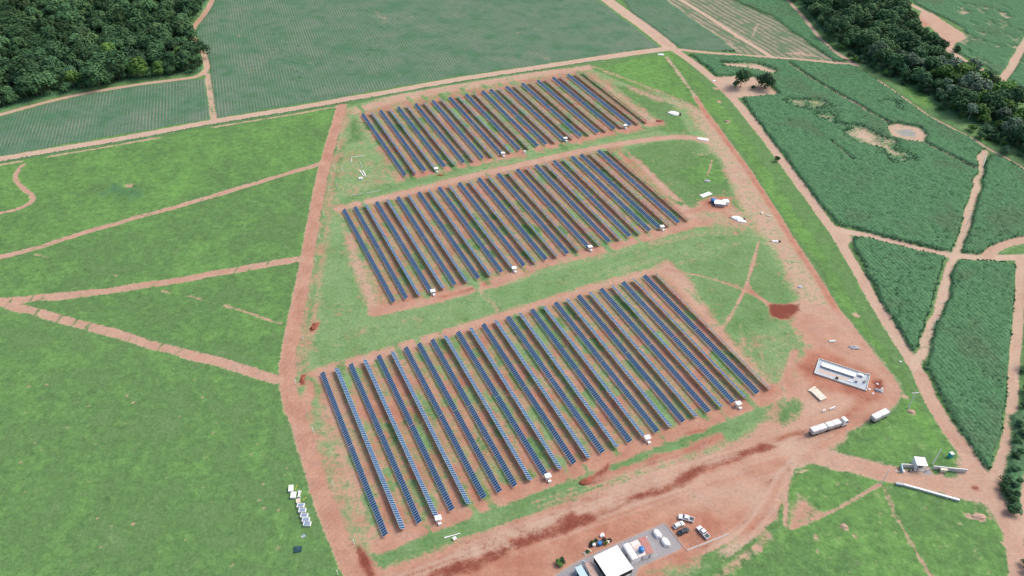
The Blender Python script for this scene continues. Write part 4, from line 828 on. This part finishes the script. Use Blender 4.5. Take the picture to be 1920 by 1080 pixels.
# curbs of the parking bay
def strip(name, pts, wd, z0, z1, mat, kind='structure', label=None, cat=None):
    P = GP(pts); m = MB()
    for a, b in zip(P[:-1], P[1:]):
        d = (b-a); l = np.linalg.norm(d); m.box(((a[0]+b[0])/2, (a[1]+b[1])/2, (z0+z1)/2), (l, wd, z1-z0), math.atan2(d[1], d[0]))
    o = m.build(name, mat)
    if kind: o['kind'] = kind
    if label: tag(o, label, cat)
    return o
KERB = simple('kerb_stone', (.40, .33, .29), .9, .1, 0, .15)
strip('kerb', [(1247, 982), (1287, 1032)], .22, -.05, .13, KERB); strip('kerb', [(1288, 1032), (1367, 1001)], .7, -.05, .12, KERB)
for (x, y) in ((1293, 1018), (1305, 1013.5), (1340, 998), (1352, 993), (1362, 989)): strip('parking_marking', [(x, y), (x+4, y+7)], .12, .0, .10, KERB)

# clutter in front of the canopy: tyres, drums, stones, plants
cl = 'odds and ends in front of the canopy'
def tyre(x, y, lab, r=.55):
    a = gp(x, y); o = thing('tyre', a, lab, 'tyre', 0, cl); MB().lathe([(r*.55, .02), (r, .05), (r*1.04, .15), (r, .26), (r*.55, .29)], n=18).build('tread', BLACK, o, True); MB().lathe([(r*.5, .14), (r*.3, .18)], n=14).build('planting_soil', SOILR, o); return o
tyre(1143, 1013.5, 'black tyre lying at the right end of the clutter', .8); tyre(1133, 1012, 'black tyre left of the pale sack in the clutter', .75); tyre(1107, 1024.5, 'black tyre at the left of the clutter beside the olive plants', .6)
for x, y, m_, r, h_, lab in ((1124, 1021, BLUE, .75, 1.2, 'blue drum standing in the middle of the clutter'), (1127.5, 1019.5, NAVY, .7, 1.1, 'dark drum touching the blue drum in the clutter'), (1113.5, 1022.5, WHITE, .6, .8, 'white drum between the olive plants and the blue drum'), (1129.5, 1004.5, WHITE, .65, .8, 'white drum standing apart above the clutter'), (1127, 1006.2, WHITE, .5, .7, 'smaller white drum next to the one above the clutter')):
    a = gp(x, y); o = thing('drum', a, lab, 'drum', 0, cl); MB().lathe([(r*.95, 0), (r, .05), (r, h_*.5), (r*1.03, h_*.52), (r, h_*.55), (r, h_)], n=16).build('drum_body', m_, o, True); MB().lathe([(r*.9, h_+.003), (r*.85, h_+.04)], n=16).build('lid', m_, o)
a = gp(1139, 1017); o = thing('sack', a, 'pale cream sack lying between the tyres of the clutter', 'sack', .5, cl); MB().lump((0, 0, 0), (.9, .6, .5), 4).build('cloth', CREAM, o, True); MB().tube((.8, 0, .2), (1.05, .1, .35), .14, .1, 6).build('tied_neck', CREAM, o)
for i, (x, y) in enumerate(((1096, 1037), (1099, 1034.5), (1103, 1032.5), (1106.5, 1033.5), (1101, 1038), (1097, 1040))):
    a = gp(x, y); o = thing('boulder', a, 'cream stone in the ring of stones left of the canopy', 'stone', i, 'stones ringed left of the canopy'); MB().lump((0, 0, 0), (.55, .45, .4), 20+i).build('stone', CREAM, o)
for i, (x, y, sc, lab) in enumerate(((1110, 1019, .38, 'olive shrub above the white drum in the clutter'), (1117, 1016, .34, 'small shrub between white drum and blue drum'), (1136, 1020, .33, 'small shrub at the foot of the sack'), (1102, 1036, .3, 'small plant inside the ring of cream stones'), (1047, 1056, .55, 'shrub in the planted bed left of the compound, left one'), (1054, 1055, .5, 'shrub in the planted bed left of the compound, right one'), (1050, 1060, .45, 'low plant at the front of the bed left of the compound'))):
    a = gp(x, y); tree('bush' if i % 2 else 'lbush', i % 4, a[0], a[1], sc, i, lab, None, 'shrub', 'shrub')
# pipe and box on the grass below the near block
a = np.array(gp(833, 1009)); b = np.array(gp(863, 1000.5)); o = thing('concrete_pole', ((a[0]+b[0])/2, (a[1]+b[1])/2), 'long white pole lying on the grass below the near block', 'pole', math.atan2(*(b-a)[::-1])); l = np.linalg.norm(b-a)/2; MB().tube((-l, 0, .2), (l, 0, .2), .2, .14, 10).build('shaft', WHITE, o); MB().box((-l*.5, 0, .03), (.2, .8, .12)).build('timber', WOOD, o); MB().box((l*.5, 0, .03), (.2, .8, .12)).build('timber', WOOD, o)
a = gp(852.5, 1011.5); o = thing('white_crate', a, 'small white crate on the grass below the lying white pole', 'crate', .5); MB().box((0, 0, .4), (1.1, 1.0, .7)).build('crate_body', CREAM, o); MB().box((0, 0, .78), (1.2, 1.1, .06)).build('lid', WHITE, o)

# ------------------------------------------------------------------ substation platform
P = GP([(1536.2, 674), (1632.5, 705.5), (1622.3, 736), (1525, 698.5)]); c = P.mean(0); e = P[1]-P[0]; rz = math.atan2(e[1], e[0]); Wp = float(np.linalg.norm(e)+np.linalg.norm(P[2]-P[3]))/2; f = P[3]-P[0]; Dp = float(abs(np.cross(e/np.linalg.norm(e), f))+abs(np.cross(e/np.linalg.norm(e), P[2]-P[1])))/2
o = thing('substation_platform', (c[0], c[1]), 'long walled concrete platform with pale rim in the fresh red earth', 'platform', rz)
MB().box((0, 0, .1), (Wp-.5, Dp-.5, .3)).build('slab', BLUEGREY, o)
for s in (-1, 1): MB().box((0, s*(Dp/2-.12), .3), (Wp, .24, .8)).build('low_wall', PALE, o); MB().box((s*(Wp/2-.12), 0, .3), (.24, Dp-.49, .8)).build('low_wall', PALE, o)
def onp(x, y, hh=.25): q = np.array(gp(x, y, hh))-c; return float(q[0]*math.cos(-rz)-q[1]*math.sin(-rz)), float(q[0]*math.sin(-rz)+q[1]*math.cos(-rz))
def worldp(lx, ly): return c[0]+lx*math.cos(rz)-ly*math.sin(rz), c[1]+lx*math.sin(rz)+ly*math.cos(rz)
p0 = onp(1536, 692); p1 = onp(1584, 711)
MB().box((-Wp*.14, -Dp*.20, .257), (Wp*.58, Dp*.17, .02)).build('inner_strip', simple('sandy_strip', (.50, .40, .33), .9, .1), o)
q0 = onp(1541.5, 682, 1.2); q1 = onp(1604, 704, 1.2); mx, my = (q0[0]+q1[0])/2, (q0[1]+q1[1])/2; a = worldp(mx, my); ln_ = abs(q1[0]-q0[0])
t = thing('equipment_house', (a[0], a[1], .25), 'long narrow white roofed equipment house on the walled platform', 'equipment house', rz)
MB().box((0, 0, .4), (ln_-.3, 1.7, .8)).build('wall', PALE, t); MB().box((0, 0, .88), (ln_, 2.2, .14)).build('roof', WHITE, t)
for k in range(7): MB().box((-ln_/2+ln_*(k+.5)/7, -.86, .4), (.9, .03, .65)).build('door', GREYP, t)
for (x, y, sx_, sy_, h_, m_, lab, nm) in ((1613.5, 705, 1.8, 1.0, .9, WHITE, 'white box at the right of the long equipment house', 'switchgear_box'), (1568.6, 710.8, 1.0, .8, .9, BLACK, 'black box on the platform near its front wall', 'battery_box'), (1605.5, 716, .9, .6, .9, GREYP, 'grey cabinet in the middle of the platform right half', 'transformer'), (1622, 716, .8, .9, 1.0, GREYP, 'pale cabinet at the right end of the platform', 'transformer')):
    a = gp(x, y, .3); t = thing(nm, (a[0], a[1], .25), lab, 'equipment', rz); MB().box((0, 0, h_/2), (sx_, sy_, h_)).build('cabinet', m_, t); MB().box((0, 0, h_+.04), (sx_+.14, sy_+.14, .08)).build('lid', m_, t); MB().box((0, -sy_/2-.02, h_*.5), (sx_*.6, .03, h_*.7)).build('door', GREYP, t)
a = np.array(gp(1589, 713.5, .3)); b = np.array(gp(1598, 717, .3)); t = thing('steel_beam', ((a[0]+b[0])/2, (a[1]+b[1])/2, .25), 'pale beam lying on the platform beside the grey cabinet', 'beam', math.atan2(*(b-a)[::-1])); MB().box((0, 0, .12), (2.2, .2, .2)).build('web', WHITE, t); MB().box((0, 0, .24), (2.2, .34, .04)).build('flange', WHITE, t)

def pole(x, y, hgt, label, arm=0, arz=0, r=.16, lamp=False):
    a = gp(x, y); o = thing('utility_pole', (a[0], a[1]), label, 'pole', arz); MB().tube((0, 0, -.3), (0, 0, hgt), r*1.35, r*.9, 10).build('shaft', POLE, o)
    if arm:
        MB().box((0, 0, hgt-.35), (arm, .2, .2)).build('cross_arm', POLE, o)
        for k in (-.45, 0, .45): MB().lathe([(.05, 0), (.09, .08), (.05, .16), (.08, .24), (.03, .3)], (k*arm, 0, hgt-.28), 8).build('insulator', GREYP, o)
    return o
pole(1703, 765, 9.0, 'power pole with a wide cross arm on the grass strip right of the platform', 3.4, .1, .2)
pole(1748.3, 871.5, 8.8, 'tall pale pole beside the right wall of the gatehouse', 0, 0, .17)
pole(1654.5, 905.5, 7.5, 'thin pale pole standing at the lower edge of the gate lane', 1.0, .3, .11)
pole(1811.6, 423, 7.0, 'pale pole in the cleared strip of the upper right field', 0.9, .3, .13)
pole(1747.7, 617, 6.8, 'pale pole in the cleared strip below the side road', .9, .3, .13)
pole(1621, 719, 6.0, 'grey pole at the right end of the walled platform', 1.2, rz, .14)

# beige stacked boards, signs, rubble near the platform
P = GP([(1513.6, 732), (1528.9, 726), (1550, 748), (1538, 755)]); c2 = P.mean(0); e = P[3]-P[0]
o = thing('board_stack', (c2[0], c2[1]), 'long stack of cream boards on the soil below the walled platform', 'boards', math.atan2(e[1], e[0])); ln_ = float(np.linalg.norm(e)); wd_ = float(np.linalg.norm(P[1]-P[0]))
for k in range(4): MB().box((rng.uniform(-.2, .2)+.4, rng.uniform(-.1, .1), .2+.18*k), (ln_*.78, wd_*.78, .16), rng.uniform(-.03, .03)).build('board', CREAM, o)
MB().box((-ln_*.43, .1, .25), (.9, wd_*.95, .5), .15).build('end_bundle', CREAM, o); MB().box((ln_*.22, -.3, .9), (1.3, .5, .16), .4).build('loose_board', WHITE2, o)
for x, y, l, lab in ((1544, 772.5, 1.3, 'small white board standing left of the wider one above the truck'), (1559.4, 768, 2.8, 'wide white board standing just above the white truck'),):
    a = gp(x, y); o = thing('white_board', a, lab, 'board', .45); MB().box((0, 0, .75), (l, .3, 1.1)).build('panel', WHITE, o)
    for s in (-1, 1): MB().box((s*l*.35, 0, .1), (.1, .3, .25)).build('foot', GREYP, o)
def heap(x, y, r, mat, label, cat='heap', name='heap', seed=1, rz_=0):
    a = gp(x, y); o = MB().lump((0, 0, 0), r, seed, 14, 5, .3).build(name, mat, None, True); o.location = (a[0], a[1], 0); o.rotation_euler = (0, 0, rz_); return tag(o, label, cat)
heap(1648, 733, (1.9, 1.0, .6), RUBBLE, 'grey rubble heap right of the walled platform', seed=3, rz_=-.4); heap(1602, 652, (2.4, 1.3, .5), RUBBLE, 'grey gravel heap on the soil above the platform', seed=5); heap(1708, 771.5, (1.5, .9, .5), TANSOIL, 'earth heap at the foot of the power pole', seed=6); heap(1363, 228, (2.0, 1.0, .8), TANSOIL, 'pale earth mound on the green strip beside the east lane', seed=7)
heap(590, 613, (1.3, 2.4, .6), SOILR, 'dark red earth heap beside the left road', seed=8, rz_=-.5); heap(567, 712, (.9, 2.0, .5), SOILR, 'dark red earth heap at the bend of the left road', seed=9); heap(1098, 903, (2.6, 1.2, .7), SOILR, 'dark red earth heap on the grass above the wide yard', seed=10, rz_=.5); heap(826, 328.5, (2.0, .8, .4), SOILR, 'red earth heap beside the first shelter of the far block', seed=12); heap(1237, 227, (2.2, 1.4, .5), SOILR, 'red earth heap at the right end of the far block', seed=13); heap(1582, 987, (1.3, .9, .4), TANSOIL, 'pale earth mound in the lower right pasture', seed=14); heap(1836, 969, (2.4, 1.1, .4), TANSOIL, 'flat earth mound near the right corner of the lower pasture', seed=15)
for i, (x, y, lab) in enumerate(((1645, 720, 'white stone in the dark red pit beside the platform'), (1629.7, 730, 'pale stone off the right corner of the platform'), (1636.5, 738, 'pale stone below the right corner of the platform'), (1654, 729, 'pale stone right of the grey rubble heap'), (1688, 678.5, 'white stone on the grass strip beside the long road'))):
    a = gp(x, y); o = MB().lump((0, 0, 0), (.6, .5, .4), 40+i, 9, 4, .2).build('stone', WHITE2); o.location = (a[0], a[1], 0); tag(o, lab, 'stone')
a = gp(1560.4, 640.3); o = thing('concrete_slab', a, 'pale flat slab lying on the soil above the platform', 'slab', .1); MB().box((0, 0, .3), (3.0, 1.0, .3)).build('slab', PALE, o); MB().box((0, 0, .06), (2.6, .3, .14)).build('timber', WOOD, o)
a = gp(1581, 719.5); b = gp(1577, 717.8); o = thing('plank', a, 'pale plank on the red soil outside the platform front wall', 'plank', rz); MB().box((0, 0, .06), (2.4, .3, .1)).build('timber', CREAM, o); MB().box((.2, .35, .05), (1.6, .2, .08), .1).build('timber', CREAM, o)

# ------------------------------------------------------------------ gatehouse
P = GP([(1714.4, 856), (1734.6, 857.7), (1740, 873.4), (1719.2, 872.4)], 3.4); c3 = P.mean(0); e = P[1]-P[0]; rz3 = math.atan2(e[1], e[0]); Wg = float(np.linalg.norm(P[1]-P[0])); Dg = float(np.linalg.norm(P[3]-P[0]))
o = thing('gatehouse', (c3[0], c3[1]), 'white box shaped gatehouse with deep open front on the gate lane', 'gatehouse', rz3)
MB().box((0, 0, 3.3), (Wg, Dg, .25)).build('roof', WHITE, o); MB().box((-Wg/2+.12, 0, 1.58), (.24, Dg, 3.17)).build('wall', WHITE, o); MB().box((Wg/2-.12, Dg*.22, 1.58), (.24, Dg*.5, 3.17)).build('wall', WHITE, o); MB().box((0, Dg/2-.12, 1.58), (Wg-.49, .24, 3.17)).build('wall', GREYP, o); MB().box((Wg*.1, Dg*.22, 1.3), (Wg*.6, .12, 2.6)).build('window', TINT, o); MB().box((0, 0, .06), (Wg-.5, Dg-.3, .12)).build('floor', CONC, o)
MB().box((Wg/2+.6, -Dg*.42, .8), (1.3, .1, 1.3), .7).build('turnstile', STEEL, o)
def fence_wall(name, pts, hgt, wd, mat, label, cat, capm=None, posts=0):
    P = GP(pts); a, b = P[0], P[-1]; d = b-a; l = float(np.linalg.norm(d)); o = thing(name, ((a[0]+b[0])/2, (a[1]+b[1])/2), label, cat, math.atan2(d[1], d[0]))
    MB().box((0, 0, hgt/2-.05), (l, wd, hgt+.1)).build('panel', mat, o); MB().box((0, 0, hgt+.06), (l+.1, wd+.16, .1)).build('coping', capm or mat, o)
    for k in range(posts): MB().box((-l/2+l*(k+.5)/posts, 0, hgt/2), (.25, wd+.12, hgt+.02)).build('post', capm or mat, o)
    return o
fence_wall('boundary_wall', [(1688, 875.5), (1713, 877)], 1.7, .3, PALE, 'short pale wall left of the gatehouse', 'wall', PALE, 2); fence_wall('boundary_wall', [(1748, 879.5), (1811, 886)], 1.7, .3, PALE, 'long pale wall right of the gatehouse reaching the long road', 'wall', PALE, 4)
fence_wall('low_barrier', [(1694, 911), (1797.5, 940)], .9, .55, PALE, 'long pale concrete barrier along the lower edge of the gate lane', 'barrier', WHITE2, 12); fence_wall('low_barrier', [(1679, 908.5), (1692.5, 911)], .9, .7, BLUEGREY, 'short blue grey barrier piece at the left end of the long one', 'barrier', BLUEGREY)
fence_wall('sliding_gate', [(1688, 875), (1690, 887)], 1.6, .2, simple('gate_blue', (.20, .34, .42), .5, .4), 'blue sliding gate leaf at the left end of the short wall', 'gate', SKYB, 3)
a = gp(1692.5, 885); o = thing('white_tank', a, 'small white tank beside the blue gate leaf', 'tank'); MB().lathe([(.5, 0), (.55, .1), (.55, .8), (.3, 1.0)], n=14).build('tank_body', WHITE, o, True); MB().lathe([(.18, 1.003), (.18, 1.1)], n=10).build('lid', PALE, o)
a = gp(1684, 884.5); o = thing('plank', a, 'pale plank lying left of the blue gate leaf', 'plank', -.3); MB().box((0, 0, .08), (2.2, .4, .12)).build('timber', CREAM, o); MB().box((.3, .1, .17), (1.6, .3, .06)).build('timber', CREAM, o)
a = gp(1706.5, 884); o = thing('motorcycle', a, 'dark motorcycle parked on the grass left of the gatehouse', 'motorcycle', .2)
for x in (-.6, .6): MB().tube((x, -.06, .3), (x, .06, .3), .3, .3, 14).build('wheel', BLACK, o)
MB().box((0, 0, .55), (.9, .25, .3)).build('engine', STEEL, o); MB().box((.12, 0, .8), (.45, .28, .2), 0, (.8, .7)).build('fuel_tank', WHITE, o); MB().box((-.4, 0, .8), (.7, .26, .1)).build('seat', BLACK, o); MB().tube((.45, -.35, 1.0), (.45, .35, 1.0), .03, .03, 6).tube((.45, 0, 1.0), (.6, 0, .3), .04, .04, 6).build('handlebar', BLACK, o)
a = gp(1767.5, 884.5); o = thing('meter_box', a, 'pale box against the long wall right of the gatehouse', 'box', rz3); MB().box((0, 0, .75), (2.2, .8, 1.5)).build('box_body', CREAM, o); MB().box((0, 0, 1.55), (2.5, 1.1, .1)).build('lid', CREAM, o)
a = gp(1781, 857); o = thing('portable_toilet', a, 'teal portable toilet with white roof on the grass behind the wall', 'toilet', .3); MB().box((0, 0, 1.1), (1.35, 1.35, 2.2), 0, (.96, .96)).build('cabin', TEAL, o, bevel=.05); MB().box((0, 0, 2.3), (1.45, 1.45, .2), 0, (.85, .85)).build('roof', WHITE, o, bevel=.04); MB().box((0, -.685, 1.05), (.85, .04, 1.85)).build('door', simple('teal_door', (.03, .30, .30), .45, .5), o)

# ------------------------------------------------------------------ stores on the upper right of the site
def sheet_pile(x, y, L_, W__, hgt, rz_, mat, label, seed, name='tarp_pile', dark=True):
    a = gp(x, y); q = random.Random(seed); o = thing(name, a, label, 'tarp', rz_); n_ = 9
    poly = [(L_/2*math.cos(t)*q.uniform(.8, 1.1), W__/2*math.sin(t)*q.uniform(.8, 1.15)) for t in (2*math.pi*k/n_ for k in range(n_))]
    MB().prism(poly, .02, hgt*.7, .12).prism([(p*.7+.2, r*.7) for p, r in poly], hgt*.7, hgt, .35).build('tarp', mat, o)
    if dark: MB().box((L_*.52, 0, .3), (.9, W__*.6, .6), .2).build('bundle', DARK, o); MB().box((-L_*.52, -.2, .25), (1.1, .5, .5), .5).build('timber', WOOD, o)
    return o
sheet_pile(1263, 213, 8.5, 5.5, .9, -.35, WHITE2, 'crumpled white tarp pile on the grass right of the far block', 1)
a = gp(1318, 261); o = thing('white_mat', a, 'flat pale sheet stack at the end of the cross lane', 'sheets', -.25); MB().prism([(-3.6, -1.2), (-1, -1.9), (2.6, -1.8), (3.8, .2), (2.2, 1.6), (-2.2, 1.5), (-3.8, .3)], .02, .35, .06).build('sheet', WHITE2, o); MB().box((.2, 0, .38), (4.2, 2.0, .06), .1).build('top_sheet', CREAM, o)
P = GP([(1311.5, 365.5), (1329, 359), (1336, 364), (1318, 369.8)], .4); c4 = P.mean(0); e = P[1]-P[0]; o = thing('sheet_stack', (c4[0], c4[1]), 'flat white rectangular sheet stack above the blue tank', 'sheets', math.atan2(e[1], e[0])); MB().box((0, 0, .2), (np.linalg.norm(e), np.linalg.norm(P[3]-P[0]), .4)).build('sheets', WHITE, o); MB().box((0, 0, .43), (np.linalg.norm(e)*.9, np.linalg.norm(P[3]-P[0])*.92, .06), .02).build('top_sheet', WHITE2, o)
a = gp(1337.3, 379.5); o = thing('water_tank', a, 'blue round water tank on the ground beside the white shed pile', 'water tank'); MB().lathe([(1.4, 0), (1.55, 1.6), (1.6, 1.7)], n=26).build('tank_body', BLUE, o, True); MB().lathe([(1.62, 1.7), (1.6, 1.85), (.8, 2.2), (.3, 2.28)], n=26).build('lid', BLUE, o, True)
a = gp(1351, 384); o = thing('shed', a, 'white roofed store of jumbled shapes right of the blue tank', 'shed', -.2); MB().box((-.6, -.4, .9), (5.2, 3.4, 1.8)).build('wall', GREYP, o); MB().box((-.6, -.4, 1.9), (6.0, 4.2, .18)).build('roof', WHITE, o); MB().box((2.6, 1.4, 1.0), (2.6, 2.8, 2.0), .3).build('annex', WHITE2, o); MB().box((2.6, 1.4, 2.08), (3.0, 3.2, .14), .3).build('annex_roof', WHITE, o); MB().box((-3.4, -1.6, .3), (.8, .8, .6)).build('step', BLACK, o)
sheet_pile(1382, 410, 7.0, 4.0, .9, -.3, WHITE2, 'pale tarp pile right of the shed, upper of two', 2); sheet_pile(1391, 415, 5.5, 3.2, .7, -.2, WHITE2, 'pale tarp pile right of the shed, lower of two', 3, dark=False); sheet_pile(1326, 340, 4.0, 2.4, .8, .2, GREYP, 'small grey white bundle on the dark grass above the sheet stack', 4, dark=False)
sheet_pile(1429, 400, 2.6, 1.6, .7, .9, CREAM, 'cream bundle beside the east lane, left one', 5, dark=False); sheet_pile(1441, 405, 3.2, 1.4, .6, -.3, CREAM, 'cream bundle beside the east lane, right one', 6, dark=False); sheet_pile(1453, 453, 4.4, 1.6, .6, -.1, WHITE2, 'pale flat bundle on the rough soil below the tarp piles', 7, dark=True); sheet_pile(1500, 538, 2.4, 2.0, .5, .1, BLUEGREY, 'faint blue grey bundle on the rough soil beside the east lane', 8, dark=False); sheet_pile(1239, 102.5, 6, 3, .5, -.1, WHITE2, 'pale bundle on the grass near the road junction at the top', 9, dark=False); sheet_pile(1338, 152.5, 3.5, 1.4, .8, .6, WHITE, 'white bundle at the entrance of the bare yard', 10, dark=False)

# ------------------------------------------------------------------ pallets and panel crates left of the road
def pallet(x, y, w_, d_, h_, rz_, mat, label, slats=4):
    a = gp(x, y); o = thing('pallet_stack', a, label, 'pallet', rz_); MB().box((0, 0, h_/2+.06), (w_*.94, d_*.94, h_-.1)).build('load', mat, o)
    for k in range(slats): MB().box((-w_/2+w_*(k+.5)/slats, 0, h_+.05), (w_/slats*.8, d_, .05)).build('slat', WHITE2 if mat is WHITE else mat, o)
    return o
pallet(546, 918, 1.7, 2.7, .9, .15, WHITE, 'white pallet stack at the top of the row in the left pasture'); pallet(550.5, 930.5, 1.9, 2.5, .9, .05, WHITE, 'white pallet stack second from the top in the left pasture'); pallet(559.5, 941, 1.5, 1.7, .7, .2, CREAM, 'small cream pallet stack just above the crated panels')
a = gp(561.5, 928.5); o = thing('white_trestle', a, 'narrow white trestle standing right of the second pallet stack', 'trestle', .1); MB().box((0, 0, .5), (.5, 2.3, .9)).build('centre_bar', WHITE, o)
for s in (-1, 1): MB().box((0, s*1.15, .5), (1.2, .25, .9)).build('end_bar', WHITE, o)
for x, y, l, r_2, lab in ((555, 915, 2.0, 1.4, 'yellow stick on the grass right of the top pallet stack'), (571, 936, 1.5, .9, 'yellow stick on the grass right of the cream pallet')):
    a = gp(x, y); o = thing('yellow_stick', a, lab, 'stick', r_2); MB().tube((-l/2, 0, .15), (l/2, 0, .25), .08, .08, 6).build('shaft', YEL, o); MB().box((l/2, 0, .2), (.15, .3, .2)).build('handle', YEL, o)
PG = simple('stacked_panel', (.20, .27, .36), .4, .4)
for i, (x, y) in enumerate(((564.5, 950), (567.5, 959), (571, 968.5), (574, 976.5), (576.5, 984))):
    a = gp(x, y); o = thing('panel_crate', a, f'{ORD[i]} open crate of stacked panels from the top in the left pasture', 'crate', -.02+.05*(i % 2), 'crates of stacked panels'); MB().box((0, 0, .45), (2.5, 1.7, .8)).build('crate_side', PALE, o); MB().box((0, 0, .87), (2.0, 1.25, .05)).build('panel', PG, o)
    for s in (-1, 1): MB().box((s*1.12, 0, .9), (.25, 1.75, .1)).build('rim', WHITE2, o)
a = gp(558, 1030); o = thing('dark_sheet', a, 'dark blue green sheet lying on the grass below the crates', 'sheet', .2); MB().prism([(-1.4, -1.2), (1.2, -1.3), (1.5, .9), (-1.2, 1.2)], .02, .25, .05).build('sheet', simple('dark_teal_sheet', (.018, .05, .06), .5, .3), o); MB().box((.3, .2, .28), (1.4, 1.2, .05), .3).build('fold', simple('dark_fold', (.03, .07, .09), .5, .3), o)
a = gp(568.5, 1005.5); o = thing('scrap_sheet', a, 'small grey blue scrap between the crates and the dark sheet', 'scrap', .6); MB().box((0, 0, .08), (1.4, .9, .1)).build('sheet', BLUEGREY, o); MB().box((.3, .3, .18), (.8, .5, .08), .5).build('offcut', PG, o)

# ------------------------------------------------------------------ small stores left of the far block, stakes along the left road
def bar(p0, p1, r, mat, label, name='pipe', z=.15):
    a = np.array(gp(*p0)); b = np.array(gp(*p1)); l = float(np.linalg.norm(b-a)); o = thing(name, ((a[0]+b[0])/2, (a[1]+b[1])/2), label, name.replace('_', ' '), math.atan2(*(b-a)[::-1])); MB().tube((-l/2, 0, z), (l/2, 0, z), r, r, 8).build('tube', mat, o)
    for s in (-1, 1): MB().box((s*l*.3, 0, z/2), (.15, r*3, z)).build('support', WOOD, o)
    return o
bar((658, 295.5), (684, 292), .22, PALE, 'pale pipe lying across the grass left of the far block'); bar((659, 297), (659, 305), .18, PALE, 'short pale pipe hanging down from the long one'); bar((675, 304), (680, 315.5), .16, PALE, 'thin pale pipe above the two thick ones'); bar((674.5, 320), (682, 331), .32, WHITE, 'thick white pipe left of its twin beside the far block'); bar((680, 320), (686, 331), .32, WHITE, 'thick white pipe right of its twin beside the far block'); bar((687, 362.5), (714, 357.8), .16, PALE, 'pale pipe on the grass above the middle block'); bar((658, 366.7), (682, 363), .13, PALE, 'faint pale pipe left of the one above the middle block')
for x, y, lab in ((674.5, 336.5, 'small white box left of its twin below the thick pipes'), (678.2, 336, 'small white box right of its twin below the thick pipes')):
    a = gp(x, y); o = thing('white_box', a, lab, 'box'); MB().box((0, 0, .5), (.8, 1.6, .9)).build('box_body', WHITE, o); MB().box((0, 0, .98), (.9, 1.7, .06)).build('lid', WHITE, o)
for i, (x, y) in enumerate(((643, 324), (631.5, 350), (634, 280), (627, 317), (617, 358), (607, 405), (599.5, 447), (592.5, 492), (581.5, 560), (568.5, 637), (554.5, 720), (587.5, 810), (624.5, 912), (633.5, 1078), (664, 1020))):
    a = gp(x, y); hh = 2.6 if i not in (0, 1) else 4.2
    o = thing('fence_post', a, ['tall white post with a cross piece left of the pipes', 'white post below the tall one with the cross piece'][i] if i < 2 else f'{ORD[i-2]} white marker post from the top beside the left road', 'post', .3, None if i < 2 else 'white marker posts along the left road')
    MB().tube((0, 0, -.1), (.0, 0, hh), .13, .11, 6).build('shaft', WHITE, o); MB().box((0, 0, hh*(.6 if i == 0 else .98)), (1.0 if i == 0 else .3, .2, .15)).build('cross_piece', WHITE, o)
a = gp(1846, 297); b = gp(1853, 284)
o = bar((1843, 312), (1849, 292), .25, PALE, 'pale pole lying in the cleared strip near the wooded edge', 'fallen_pole')
print('objects', len(scene.objects))
